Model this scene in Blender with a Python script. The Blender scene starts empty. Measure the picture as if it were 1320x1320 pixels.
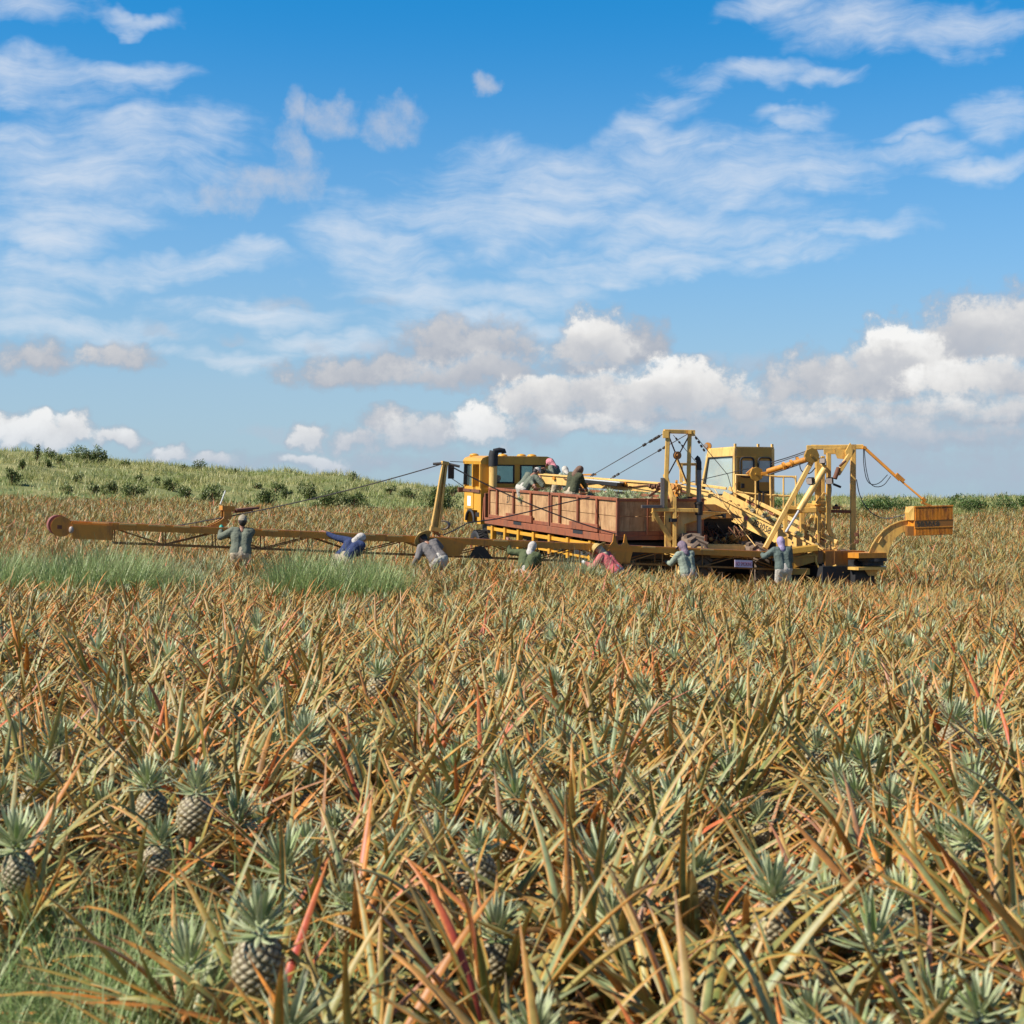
import bpy, math, random
import numpy as np
from mathutils import Vector, Matrix, Quaternion
random.seed(7); RNG = np.random.default_rng(11)
F = 2031.0; CX = 660.0; HZ = 648.0; EYE = 2.05
scene = bpy.context.scene
COL = scene.collection
R = math.radians
V = Vector

def P(px, py, Y):
    """a surveyed point: picture position + real distance in metres -> world"""
    return Vector(((px-CX)/F*Y, Y, EYE+(HZ-py)/F*Y))

# ------------------------------------------------------------------ materials
def new_mat(name):
    m = bpy.data.materials.new(name); m.use_nodes = True
    nt = m.node_tree; b = nt.nodes['Principled BSDF']
    return m, nt, b
def lk(nt, a, b): nt.links.new(a, b)
def node(nt, t, **kw):
    n = nt.nodes.new(t)
    for k, v in kw.items(): setattr(n, k, v)
    return n
def ramp(nt, fac, stops, interp='LINEAR'):
    r = node(nt, 'ShaderNodeValToRGB'); e = r.color_ramp.elements; r.color_ramp.interpolation = interp
    while len(e) < len(stops): e.new(0.5)
    for i, (p, c) in enumerate(stops):
        e[i].position = p; e[i].color = (c[0], c[1], c[2], 1)
    lk(nt, fac, r.inputs[0]); return r.outputs[0]
def mixc(nt, fac, a, b, mode='MIX'):
    m = node(nt, 'ShaderNodeMix', data_type='RGBA', blend_type=mode)
    for s, v in ((m.inputs[0], fac), (m.inputs[6], a), (m.inputs[7], b)):
        if hasattr(v, 'is_linked') or hasattr(v, 'links'): lk(nt, v, s)
        elif isinstance(v, (int, float)): s.default_value = v
        else: s.default_value = (v[0], v[1], v[2], 1)
    return m.outputs[2]
def math_(nt, op, a, b=None, c=None, clamp=False):
    m = node(nt, 'ShaderNodeMath', operation=op); m.use_clamp = clamp
    for i, v in enumerate((a, b, c)):
        if v is None: continue
        if isinstance(v, (int, float)): m.inputs[i].default_value = v
        else: lk(nt, v, m.inputs[i])
    return m.outputs[0]
def noise(nt, vec, scale, detail=4, rough=.55, out=0):
    n = node(nt, 'ShaderNodeTexNoise'); n.inputs['Scale'].default_value = scale
    n.inputs['Detail'].default_value = detail; n.inputs['Roughness'].default_value = rough
    if vec is not None: lk(nt, vec, n.inputs['Vector'])
    return n.outputs[out]
def bump(nt, b, h, strength, dist=.01):
    n = node(nt, 'ShaderNodeBump'); n.inputs['Strength'].default_value = strength; n.inputs['Distance'].default_value = dist
    lk(nt, h, n.inputs['Height']); lk(nt, n.outputs[0], b.inputs['Normal'])

def painted(name, col, rust=(.16, .055, .02), amount=.35, rough=.5, scale=3.0, streak=True, metal=0.0, dirt=(.12,.07,.04)):
    m, nt, b = new_mat(name)
    tc = node(nt, 'ShaderNodeTexCoord').outputs['Object']
    mp = node(nt, 'ShaderNodeMapping'); lk(nt, tc, mp.inputs[0]); mp.inputs['Scale'].default_value = (1, 1, .25 if streak else 1)
    n1 = noise(nt, mp.outputs[0], scale*2.2, 7, .68); n2 = noise(nt, tc, scale*.7, 4, .6)
    f = math_(nt, 'MULTIPLY', ramp(nt, n1, [(.52, (0,0,0)), (.72, (1,1,1))]), amount*1.6, clamp=True)
    c = mixc(nt, f, col, rust)
    c = mixc(nt, math_(nt, 'MULTIPLY', ramp(nt, n2, [(.45,(0,0,0)),(.75,(1,1,1))]), amount*.9, clamp=True), c, dirt)
    hs = node(nt, 'ShaderNodeHueSaturation'); lk(nt, c, hs.inputs['Color'])
    lk(nt, math_(nt, 'MULTIPLY_ADD', noise(nt, tc, scale*.35, 2), .5, .75), hs.inputs['Value'])
    lk(nt, hs.outputs[0], b.inputs['Base Color'])
    b.inputs['Roughness'].default_value = rough; b.inputs['Metallic'].default_value = metal
    bump(nt, b, n1, .25, .01)
    return m
def plain(name, col, rough=.6, metal=0.0, var=.25, scale=8.0, bmp=.15):
    m, nt, b = new_mat(name)
    tc = node(nt, 'ShaderNodeTexCoord').outputs['Object']
    n = noise(nt, tc, scale, 5, .6)
    lk(nt, mixc(nt, n, [c*(1-var) for c in col], [min(1,c*(1+var)) for c in col]), b.inputs['Base Color'])
    b.inputs['Roughness'].default_value = rough; b.inputs['Metallic'].default_value = metal
    bump(nt, b, n, bmp, .01)
    return m
def cloth(name, col):
    m, nt, b = new_mat(name)
    tc = node(nt, 'ShaderNodeTexCoord').outputs['Object']
    n = noise(nt, tc, 9, 5, .6); n2 = noise(nt, tc, 3.2, 3, .6)
    lk(nt, mixc(nt, n2, [c*.62 for c in col], [min(1,c*1.3) for c in col]), b.inputs['Base Color'])
    b.inputs['Roughness'].default_value = .95; b.inputs['Specular IOR Level'].default_value = .15
    bump(nt, b, n, .9, .05)
    return m
def glassy(name, tint=(.35,.45,.42), alpha=.35):
    m, nt, b = new_mat(name)
    for n in list(nt.nodes):
        if n.type != 'OUTPUT_MATERIAL': nt.nodes.remove(n)
    out = [n for n in nt.nodes if n.type == 'OUTPUT_MATERIAL'][0]
    tr = node(nt, 'ShaderNodeBsdfTransparent'); tr.inputs[0].default_value = (.72,.8,.78,1)
    gl = node(nt, 'ShaderNodeBsdfGlossy'); gl.inputs['Roughness'].default_value = .06; gl.inputs[0].default_value = (.8,.85,.85,1)
    df = node(nt, 'ShaderNodeBsdfDiffuse'); df.inputs[0].default_value = (*tint, 1)
    m1 = node(nt, 'ShaderNodeMixShader'); m1.inputs[0].default_value = alpha
    lk(nt, tr.outputs[0], m1.inputs[1]); lk(nt, df.outputs[0], m1.inputs[2])
    fr = node(nt, 'ShaderNodeFresnel'); fr.inputs[0].default_value = 1.5
    m2 = node(nt, 'ShaderNodeMixShader'); lk(nt, math_(nt, 'MULTIPLY', fr.outputs[0], .35), m2.inputs[0])
    lk(nt, m1.outputs[0], m2.inputs[1]); lk(nt, gl.outputs[0], m2.inputs[2]); lk(nt, m2.outputs[0], out.inputs[0])
    return m

YEL = (.66, .39, .09)
M = {}
M['yellow'] = painted('harvester_yellow_paint', YEL, amount=.5, scale=4)
M['cream'] = painted('faded_yellow_paint', (.76, .47, .14), amount=.36, scale=3.5)
M['amber'] = painted('weathered_amber_paint', (.56, .22, .018), amount=.42)
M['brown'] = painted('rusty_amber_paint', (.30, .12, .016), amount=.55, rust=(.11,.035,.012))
M['rusty'] = painted('rusted_ribs_paint', (.72, .25, .018), rust=(.20,.05,.012), amount=.7, scale=5)
M['rust'] = painted('rusty_steel', (.16, .06, .03), rust=(.07,.025,.012), amount=.5, rough=.85)
M['belt'] = plain('maroon_belt_rubber', (.16, .055, .05), .8)
M['drum'] = plain('faded_maroon_rubber', (.22, .07, .055), .8)
M['black'] = plain('black_rubber', (.018, .018, .02), .7)
M['dark'] = plain('oily_dark_steel', (.03, .024, .02), .6, .3, .5)
M['steel'] = painted('dull_grey_steel', (.16, .14, .13), amount=.3, rough=.45, metal=.4)
M['chrome'] = plain('worn_rod', (.42, .42, .42), .6, 0.0, .05)
M['red'] = painted('red_oxide_paint', (.28, .085, .035), rust=(.12,.03,.015), amount=.65, rough=.65)
M['truckyel'] = painted('truck_yellow_paint', (.66, .33, .035), amount=.2, rough=.35)
M['glass'] = glassy('cab_glass', (.50,.58,.56), .8)  # pale diffuse colour paints in the sky reflected by the panes
M['clear'] = glassy('clear_glass', (.3,.4,.42), .12)
M['white'] = plain('white_paint', (.75, .75, .72), .5, var=.05)
M['signw'] = plain('sign_lilac_white', (.62, .52, .66), .5, var=.1)
M['signr'] = plain('sign_red_lettering', (.30, .02, .05), .5, var=.1)
M['ink'] = plain('faded_black_lettering', (.05, .045, .035), .7, var=.3)
M['pink'] = plain('pink_sticker', (.62, .16, .13), .6)
M['lamp'] = plain('lamp_lens', (.33, .27, .23), .4)
M['hose'] = plain('black_hose', (.03, .03, .035), .5)
M['cable'] = plain('steel_cable', (.10, .085, .075), .5, .5)
def wood_mat():
    m, nt, b = new_mat('weathered_plywood')
    tc = node(nt, 'ShaderNodeTexCoord').outputs['Object']
    n = noise(nt, tc, 2.6, 8, .7); n2 = noise(nt, tc, 30, 3)
    mp = node(nt, 'ShaderNodeMapping'); lk(nt, tc, mp.inputs[0]); mp.inputs['Scale'].default_value = (5, 5, .6)
    n3 = noise(nt, mp.outputs[0], 1.6, 6, .65)
    c = ramp(nt, n, [(.25, (.24,.12,.05)), (.5, (.47,.27,.12)), (.8, (.66,.42,.21))])
    c = mixc(nt, ramp(nt, n3, [(.5, (0,0,0)), (.72, (.8,.8,.8))]), c, (.16,.06,.025))
    c = mixc(nt, math_(nt,'MULTIPLY', n2, .35), c, (.2,.1,.05))
    lk(nt, c, b.inputs['Base Color']); b.inputs['Roughness'].default_value = .85; bump(nt, b, n2, .3, .01)
    return m
M['wood'] = wood_mat()

def leaf_mat(name, stops, tipcol, edgecol, tip=.75, trans=.14, dry=.9):
    m, nt, b = new_mat(name)
    at = node(nt, 'ShaderNodeAttribute', attribute_name='lc')
    sx = node(nt, 'ShaderNodeSeparateColor'); lk(nt, at.outputs['Color'], sx.inputs[0])
    oi = node(nt, 'ShaderNodeObjectInfo').outputs['Random']
    g = math_(nt, 'FRACT', math_(nt, 'ADD', sx.outputs[1], math_(nt, 'MULTIPLY', oi, 7.31)))
    c = ramp(nt, g, stops)
    tf = ramp(nt, sx.outputs[0], [(.45, (0,0,0)), (1, (1,1,1))])
    r2 = math_(nt, 'FRACT', math_(nt, 'MULTIPLY', g, 17.3))
    c = mixc(nt, math_(nt, 'MULTIPLY', tf, math_(nt, 'MULTIPLY', r2, tip*1.3), clamp=True), c, tipcol)
    ef = ramp(nt, sx.outputs[2], [(.42, (0,0,0)), (.85, (1,1,1))])
    r3 = math_(nt, 'FRACT', math_(nt, 'MULTIPLY', g, 31.7))
    c = mixc(nt, math_(nt, 'MULTIPLY', ef, math_(nt, 'MULTIPLY', r3, .85)), c, edgecol)
    # dry brown tip and dark blotches
    r4 = math_(nt, 'FRACT', math_(nt, 'MULTIPLY', g, 53.1))
    c = mixc(nt, math_(nt, 'MULTIPLY', ramp(nt, sx.outputs[0], [(.84, (0,0,0)), (.93, (1,1,1))]), math_(nt, 'MULTIPLY', r4, dry)), c, (.13, .075, .04))
    tc = node(nt, 'ShaderNodeTexCoord').outputs['Object']
    n = noise(nt, tc, 14, 4, .7)
    hs = node(nt, 'ShaderNodeHueSaturation'); lk(nt, c, hs.inputs['Color'])
    lk(nt, math_(nt, 'MULTIPLY_ADD', n, 1.7, .20), hs.inputs['Value'])
    lk(nt, hs.outputs[0], b.inputs['Base Color'])
    b.inputs['Roughness'].default_value = .48; b.inputs['Specular IOR Level'].default_value = .4
    out = [x for x in nt.nodes if x.type == 'OUTPUT_MATERIAL'][0]
    t = node(nt, 'ShaderNodeBsdfTranslucent'); lk(nt, hs.outputs[0], t.inputs[0])
    mx = node(nt, 'ShaderNodeMixShader'); mx.inputs[0].default_value = trans
    lk(nt, b.outputs[0], mx.inputs[1]); lk(nt, t.outputs[0], mx.inputs[2]); lk(nt, mx.outputs[0], out.inputs[0])
    return m
GG, OL, YO, ORG, RED, BR = (.185,.235,.105), (.205,.215,.055), (.33,.29,.09), (.55,.20,.035), (.42,.065,.045), (.20,.11,.045)
M['leaf'] = leaf_mat('pineapple_leaf', [(0, GG), (.22, (.24,.29,.145)), (.42, OL), (.58, (.14,.175,.05)), (.68, YO), (.80, (.23,.225,.07)), (.86, BR), (.92, ORG), (.965, RED), (1, (.33,.24,.14))], (.58,.23,.035), (.60,.22,.03), .7)
M['crown'] = leaf_mat('crown_leaf', [(0, (.28,.33,.17)), (.5, (.37,.40,.23)), (1, (.25,.34,.10))], (.52,.52,.36), (.44,.45,.29), .6, .15)
M['weed'] = leaf_mat('weed_grass_blade', [(0, (.16,.27,.07)), (.5, (.26,.37,.12)), (1, (.40,.43,.20))], (.42,.44,.22), (.2,.25,.1), .6, .3)
M['paleweed'] = leaf_mat('pale_weed_blade', [(0, (.22,.29,.13)), (.5, (.31,.37,.19)), (1, (.42,.44,.26))], (.38,.37,.22), (.25,.28,.14), .6, .3)
M['hillgrass'] = leaf_mat('hill_grass_blade', [(0, (.15,.21,.045)), (.3, (.22,.27,.07)), (.6, (.38,.36,.13)), (1, (.50,.45,.20))], (.46,.41,.2), (.3,.3,.12), .7, .3)
M['shrub'] = leaf_mat('shrub_leaf', [(0, (.08,.12,.03)), (.5, (.14,.19,.05)), (1, (.22,.22,.09))], (.10,.14,.05), (.08,.1,.04), .4, .15)
M['bush'] = leaf_mat('bush_leaf', [(0, (.05,.10,.025)), (.5, (.08,.15,.035)), (1, (.13,.19,.05))], (.16,.22,.07), (.1,.14,.05), .4, .2)

def fruit_mat():
    m, nt, b = new_mat('pineapple_skin')
    at = node(nt, 'ShaderNodeAttribute', attribute_name='lc')
    sx = node(nt, 'ShaderNodeSeparateColor'); lk(nt, at.outputs['Color'], sx.inputs[0])
    c = ramp(nt, sx.outputs[0], [(.0, (.03,.02,.015)), (.22, (.09,.055,.03)), (.42, (.33,.27,.16)), (.8, (.46,.40,.28)), (1, (.20,.13,.08))])
    tc = node(nt, 'ShaderNodeTexCoord').outputs['Object']
    c = mixc(nt, math_(nt,'MULTIPLY', ramp(nt, noise(nt, tc, 28, 4), [(.3,(0,0,0)),(.7,(1,1,1))]), .6), c, (.19,.16,.06))
    lk(nt, c, b.inputs['Base Color']); b.inputs['Roughness'].default_value = .6
    return m
M['fruit'] = fruit_mat()

# ------------------------------------------------------------------ tagging
def tag(o, label=None, cat=None, group=None, kind=None):
    if label: o['label'] = label
    if cat: o['category'] = cat
    if group: o['group'] = group
    if kind: o['kind'] = kind
    return o
def empty(name, loc, label=None, cat=None, group=None):
    o = bpy.data.objects.new(name, None); COL.objects.link(o); o.location = loc; o.empty_display_size = .2
    return tag(o, label, cat, group)
def offset(parent):
    off = Vector((0, 0, 0))
    while parent is not None:
        off += parent.location; parent = parent.parent
    return off

# ------------------------------------------------------------------ mesh builder (world coordinates in, parented object out)
class MB:
    def __init__(s): s.v = []; s.f = []; s.smooth = []
    def add(s, vs, fs, smooth=False):
        n = len(s.v); s.v += [tuple(v) for v in vs]; s.f += [tuple(n+i for i in f) for f in fs]; s.smooth += [smooth]*len(fs); return s
    def frame_box(s, c, ax, ay, az):
        """box centred c with half-axis vectors, edges chamfered a little"""
        vs = []
        for sx in (-1, 1):
            for sy in (-1, 1):
                for sz in (-1, 1): vs.append(V(c)+ax*sx+ay*sy+az*sz)
        return s.add(vs, [(0,1,3,2),(4,6,7,5),(0,4,5,1),(2,3,7,6),(0,2,6,4),(1,5,7,3)])
    def beam(s, p0, p1, w, h, up=V((0,0,1)), bev=True):
        """rectangular bar p0->p1, width w, height h, chamfered edges"""
        p0, p1 = V(p0), V(p1); d = (p1-p0).normalized()
        side = d.cross(up)
        if side.length < 1e-4: side = d.cross(V((0,1,0)))
        side.normalize(); u = side.cross(d).normalized()
        w2, h2 = w/2, h/2; c = min(w2, h2)*.22 if bev else 0
        prof = [(-w2+c,-h2),(w2-c,-h2),(w2,-h2+c),(w2,h2-c),(w2-c,h2),(-w2+c,h2),(-w2,h2-c),(-w2,-h2+c)] if bev else [(-w2,-h2),(w2,-h2),(w2,h2),(-w2,h2)]
        n = len(prof); vs = [p+side*a+u*b for p in (p0, p1) for a, b in prof]
        fs = [(i, (i+1) % n, n+(i+1) % n, n+i) for i in range(n)]+[tuple(range(n))[::-1], tuple(range(n, 2*n))]
        return s.add(vs, fs)
    def tube(s, pts, r, seg=8, closed=False, r1=None):
        pts = [V(p) for p in pts]; n = len(pts); rings = []; prev = None
        for i, p in enumerate(pts):
            d = (pts[min(i+1, n-1)]-pts[max(i-1, 0)])
            if d.length < 1e-6: d = V((0, 0, 1))
            d.normalize()
            a = prev if prev is not None else (V((0,0,1)) if abs(d.z) < .9 else V((1,0,0)))
            a = (a-d*a.dot(d)).normalized(); prev = a; b = d.cross(a)
            rr = r if r1 is None else r+(r1-r)*i/(n-1)
            rings.append([p+(a*math.cos(t)+b*math.sin(t))*rr for t in [2*math.pi*k/seg for k in range(seg)]])
        vs = [v for ring in rings for v in ring]
        fs = [(i*seg+k, i*seg+(k+1) % seg, (i+1)*seg+(k+1) % seg, (i+1)*seg+k) for i in range(n-1) for k in range(seg)]
        s.add(vs, fs, True)
        return s.add(rings[0]+rings[-1], [tuple(range(seg))[::-1], tuple(range(seg, 2*seg))])
    def prism(s, poly, ext):
        """polygon (list of points) extruded by vector ext"""
        poly = [V(p) for p in poly]; n = len(poly); e = V(ext)
        fs = [tuple(range(n)), tuple(range(n, 2*n))[::-1]]+[(i, n+i, n+(i+1) % n, (i+1) % n) for i in range(n)]
        return s.add(poly+[p+e for p in poly], fs)
    def disc(s, c, axis, r, w, seg=24, r2=None):
        a = V(axis).normalized(); return s.tube([V(c)-a*w/2, V(c)+a*w/2], r, seg, r1=r2)
    def lathe(s, c, axis, prof, seg=32):
        """prof = [(radius, along axis)]"""
        a = V(axis).normalized(); u = a.orthogonal().normalized(); w = a.cross(u); vs = []
        for r, t in prof:
            for k in range(seg):
                th = 2*math.pi*k/seg; vs.append(V(c)+a*t+(u*math.cos(th)+w*math.sin(th))*r)
        n = len(prof)
        fs = [(i*seg+k, i*seg+(k+1) % seg, (i+1)*seg+(k+1) % seg, (i+1)*seg+k) for i in range(n-1) for k in range(seg)]
        return s.add(vs, fs, True)
    def ball(s, c, r, sc=(1,1,1), seg=12, rings=8, rot=None):
        vs = []; fs = []
        for i in range(rings+1):
            ph = math.pi*i/rings
            for k in range(seg):
                th = 2*math.pi*k/seg
                p = V((math.sin(ph)*math.cos(th)*sc[0], math.sin(ph)*math.sin(th)*sc[1], math.cos(ph)*sc[2]))*r
                if rot is not None: p = rot @ p
                vs.append(V(c)+p)
        fs = [(i*seg+k, (i+1)*seg+k, (i+1)*seg+(k+1) % seg, i*seg+(k+1) % seg) for i in range(rings) for k in range(seg)]
        return s.add(vs, fs, True)
    def capsule(s, p0, r0, p1, r1, seg=12):
        s.tube([p0, p1], r0, seg, r1=r1); s.ball(p0, r0, seg=seg, rings=6); s.ball(p1, r1, seg=seg, rings=6); return s
    def mesh(s, name, off=V((0,0,0))):
        me = bpy.data.meshes.new(name)
        me.from_pydata([tuple(V(v)-off) for v in s.v], [], s.f); me.update()
        me.polygons.foreach_set('use_smooth', s.smooth)
        return me
    def build(s, name, mat, parent=None, loc=None):
        off = offset(parent) if parent is not None else (V(loc) if loc is not None else V((0,0,0)))
        me = s.mesh(name, off)
        o = bpy.data.objects.new(name, me); COL.objects.link(o)
        if parent is not None: o.parent = parent
        elif loc is not None: o.location = loc
        me.materials.append(M[mat] if isinstance(mat, str) else mat)
        return o

def remeshed(mb, name, mat, parent, voxel, smooth=3):
    off = offset(parent)
    me = mb.mesh('tmp', off); o = bpy.data.objects.new('tmp', me); COL.objects.link(o)
    m = o.modifiers.new('r', 'REMESH'); m.mode = 'VOXEL'; m.voxel_size = voxel
    s = o.modifiers.new('s', 'SMOOTH'); s.iterations = smooth; s.factor = .5
    dg = bpy.context.evaluated_depsgraph_get(); dg.update()
    nm = bpy.data.meshes.new_from_object(o.evaluated_get(dg)); nm.name = name
    bpy.data.objects.remove(o); bpy.data.meshes.remove(me)
    nm.materials.clear(); nm.materials.append(mat)
    nm.polygons.foreach_set('use_smooth', [True]*len(nm.polygons))
    r = bpy.data.objects.new(name, nm); COL.objects.link(r); r.parent = parent
    return r
def lettering(text, origin, right, up, size, mat, parent, name='lettering', width=None):
    cu = bpy.data.curves.new('t', 'FONT'); cu.body = text; cu.size = size; cu.extrude = .002
    o = bpy.data.objects.new('t', cu); COL.objects.link(o)
    dg = bpy.context.evaluated_depsgraph_get(); dg.update()
    me = bpy.data.meshes.new_from_object(o.evaluated_get(dg)); me.name = name
    bpy.data.objects.remove(o); bpy.data.curves.remove(cu)
    right = V(right).normalized(); up = V(up); up = (up-right*up.dot(right)).normalized(); n = right.cross(up)
    sx = 1.0
    if width:
        xs = [v.co.x for v in me.vertices]; sx = width/(max(xs)-min(xs))
    off = offset(parent)
    for v in me.vertices:
        v.co = V(origin)+right*v.co.x*sx+up*v.co.y+n*v.co.z-off
    me.materials.clear(); me.materials.append(M[mat])
    r = bpy.data.objects.new(name, me); COL.objects.link(r); r.parent = parent
    return r

# ------------------------------------------------------------------ terrain
TU = np.array([-.33,-.25,-.15,-.05,.05,.16,.33])
TY = np.array([0,10,20,36,42,52,70,90,105,120,140,170,400,1600.])
TZ = np.array([
 [0]*7, [0]*7,
 [.08,.05,0,-.03,-.08,-.15,-.2],
 [.2,.2,.12,-.08,-.25,-.45,-.6],
 [.35,.33,.25,.05,-.2,-.45,-.6],
 [.7,.65,.5,.3,.05,-.3,-.5],
 [1.3,1.1,.8,.55,.35,0,-.2],
 [1.95,1.6,1.1,.8,.55,.2,.1],
 [3.7,2.8,1.7,1.05,.7,.35,.25],
 [5.3,4.3,3.3,2.3,1.6,1.2,1.1],
 [6.7,5.6,4.55,3.4,2.75,2.35,2.2],
 [6.2,5.2,4.2,3.1,2.6,2.2,2.05],
 [2,2,2,1.5,1,.8,.5], [0]*7])
def zt(x, y):
    x = np.asarray(x, float); y = np.asarray(y, float)
    u = np.clip(x/np.maximum(y, 1), -.33, .33); yy = np.clip(y, 0, 1600)
    i = np.clip(np.searchsorted(TU, u, side='right')-1, 0, 5); j = np.clip(np.searchsorted(TY, yy, side='right')-1, 0, len(TY)-2)
    fu = (u-TU[i])/(TU[i+1]-TU[i]); fy = (yy-TY[j])/(TY[j+1]-TY[j]); fu = fu*fu*(3-2*fu)*.5+fu*.5
    z = (TZ[j,i]*(1-fu)+TZ[j,i+1]*fu)*(1-fy)+(TZ[j+1,i]*(1-fu)+TZ[j+1,i+1]*fu)*fy
    w = np.clip((y-96)/20, 0, 1)*np.clip((300-y)/100, 0, 1)
    z = z+w*(.30*np.sin(x*.31+1.3+.8*np.sin(y*.21))*np.cos(y*.27+.5*np.sin(x*.17))+.14*np.sin(x*.83+y*.5)+.10*np.sin(x*1.7-y*.9+2))
    return z+.03*np.sin(x*1.9)*np.sin(y*1.7)*np.clip(y/8, 0, 1)
def yb(u): return np.interp(u, [-.4,-.33,-.15,-.05,.05,.16,.4], [88,90,98,105,110,118,118])
def gz(x, y): return float(zt(x, y))

def mesh_np(name, verts, faces, mat, col=None, smooth=True, label=None, cat=None, kind=None, parent=None, loc=None):
    """verts (N,3), faces (M,k)"""
    me = bpy.data.meshes.new(name); N = len(verts); k = faces.shape[1]
    me.vertices.add(N); me.vertices.foreach_set('co', np.ascontiguousarray(verts, dtype=np.float32).ravel())
    me.loops.add(faces.size); me.loops.foreach_set('vertex_index', np.ascontiguousarray(faces, dtype=np.int32).ravel())
    me.polygons.add(len(faces)); me.polygons.foreach_set('loop_start', np.arange(len(faces), dtype=np.int32)*k)
    me.update(calc_edges=True)
    me.polygons.foreach_set('use_smooth', np.full(len(faces), smooth))
    if col is not None:
        a = me.color_attributes.new('lc', 'FLOAT_COLOR', 'POINT'); a.data.foreach_set('color', np.ascontiguousarray(col, dtype=np.float32).ravel())
    me.materials.append(M[mat] if isinstance(mat, str) else mat)
    o = bpy.data.objects.new(name, me); COL.objects.link(o)
    if loc is not None: o.location = loc
    if parent is not None: o.parent = parent
    return tag(o, label, cat, None, kind)

# --- leaves, many at once
def blades(base, az, el, ln, wd, droop, S=5, C=3, fold=.35, bend=None, rnd=None, shape='leaf', roll=None):
    N = len(az); s = np.linspace(0, 1, S+1)
    bend = np.zeros(N) if bend is None else bend; rnd = RNG.random(N) if rnd is None else rnd
    e = el[:,None]-droop[:,None]*(s[None]**1.4); a = az[:,None]+bend[:,None]*s[None]
    d = np.stack([np.cos(e)*np.cos(a), np.cos(e)*np.sin(a), np.sin(e)], -1)
    step = np.zeros_like(d); step[:,1:] = (d[:,1:]+d[:,:-1])*.5*(ln/S)[:,None,None]
    p = base[:,None,:]+np.cumsum(step, 1)
    side = np.stack([-np.sin(a), np.cos(a), np.zeros_like(a)], -1)
    nrm = np.cross(d, side)
    if roll is not None:
        side = side*np.cos(roll)[:,None,None]+nrm*np.sin(roll)[:,None,None]; nrm = np.cross(d, side)
    if shape == 'leaf': prof = (1-s**2.2)**.8*(.75+.25*np.minimum(s*4, 1)); prof[-1] = .04
    else: prof = (1-s)*.9+.1
    w = wd[:,None]*prof[None]
    cs = np.linspace(-1, 1, C)
    v = p[:,:,None,:]+side[:,:,None,:]*(w[:,:,None,None]*.5*cs[None,None,:,None])+nrm[:,:,None,:]*((np.abs(cs)-.5)[None,None,:,None]*-fold*w[:,:,None,None])
    col = np.ones((N, S+1, C, 4)); col[...,0] = s[None,:,None]; col[...,1] = rnd[:,None,None]; col[...,2] = np.abs(cs)[None,None,:] if C > 2 else .52
    idx = np.arange(N*(S+1)*C).reshape(N, S+1, C)
    f = np.stack([idx[:,:-1,:-1], idx[:,:-1,1:], idx[:,1:,1:], idx[:,1:,:-1]], -1).reshape(-1, 4)
    return v.reshape(-1, 3), f, col.reshape(-1, 4)
def cat_np(parts):
    vs, fs, cs, n = [], [], [], 0
    for v, f, c in parts: vs.append(v); fs.append(f+n); cs.append(c); n += len(v)
    return np.concatenate(vs), np.concatenate(fs), np.concatenate(cs)
U = lambda n, a, b: RNG.uniform(a, b, n)

M['mustard'] = painted('shaded_mustard_paint', (.42, .23, .03), amount=.3)  # darker copy of the yellow, shade of faces turned from the sun painted in
M['drygum'] = painted('dusty_tyre_rubber', (.17, .12, .085), rust=(.06,.045,.035), amount=.5, rough=.9, streak=False)
M['litter'] = leaf_mat('dry_leaf_litter', [(0, (.38,.27,.12)), (.4, (.30,.14,.06)), (.7, (.22,.24,.12)), (1, (.45,.36,.18))], (.4,.25,.1), (.3,.16,.07))
SKY_SAT = 1.15; SKY_TINT = (.70, .86, 1.07); SKY_LOW = (2.75, 4.05, 5.5); SKY_UNIT = 6.5; SUN_E = 5.0; EXPO = 0.6
KEEPOUT = []
SCREEN = []
# ================================================================== PEOPLE
CL = {k: cloth('cloth_'+k, c) for k, c in dict(greygreen=(.15,.165,.125), blue=(.04,.055,.125), grey=(.17,.155,.15), olive=(.10,.12,.06), pink=(.55,.13,.14),
      palegreen=(.26,.30,.24), teal=(.11,.14,.125), cream=(.46,.38,.27), white=(.50,.46,.40), khaki=(.34,.29,.21), lilac=(.33,.27,.42), mauve=(.20,.15,.19),
      offwhite=(.50,.46,.42), straw=(.50,.36,.14), pinkish=(.62,.24,.26), brownish=(.18,.11,.08), darkolive=(.07,.075,.045), bluegrey=(.22,.25,.33), red=(.5,.07,.04)).items()}
SKIN = plain('brown_skin', (.30, .14, .085), .55, var=.12)
HAIR = plain('black_hair', (.02, .015, .012), .6)
BOOT = plain('dark_boot_leather', (.05, .035, .025), .7)
GLV = {'teal': plain('teal_glove', (.03, .32, .24), .5), 'white': plain('white_glove', (.6, .6, .6), .8)}
EYE_M = plain('eye', (.03, .02, .02), .2)
def ik(a, b, l1, l2, pole):
    d = b-a; L = min(d.length, (l1+l2)*.995); dn = d.normalized(); b = a+dn*L
    x = (l1*l1-l2*l2+L*L)/(2*L); h = math.sqrt(max(l1*l1-x*x, 0)); p = pole-dn*pole.dot(dn)
    p = p.normalized() if p.length > 1e-4 else V((0,0,-1)); return a+dn*x+p*h, b
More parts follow.
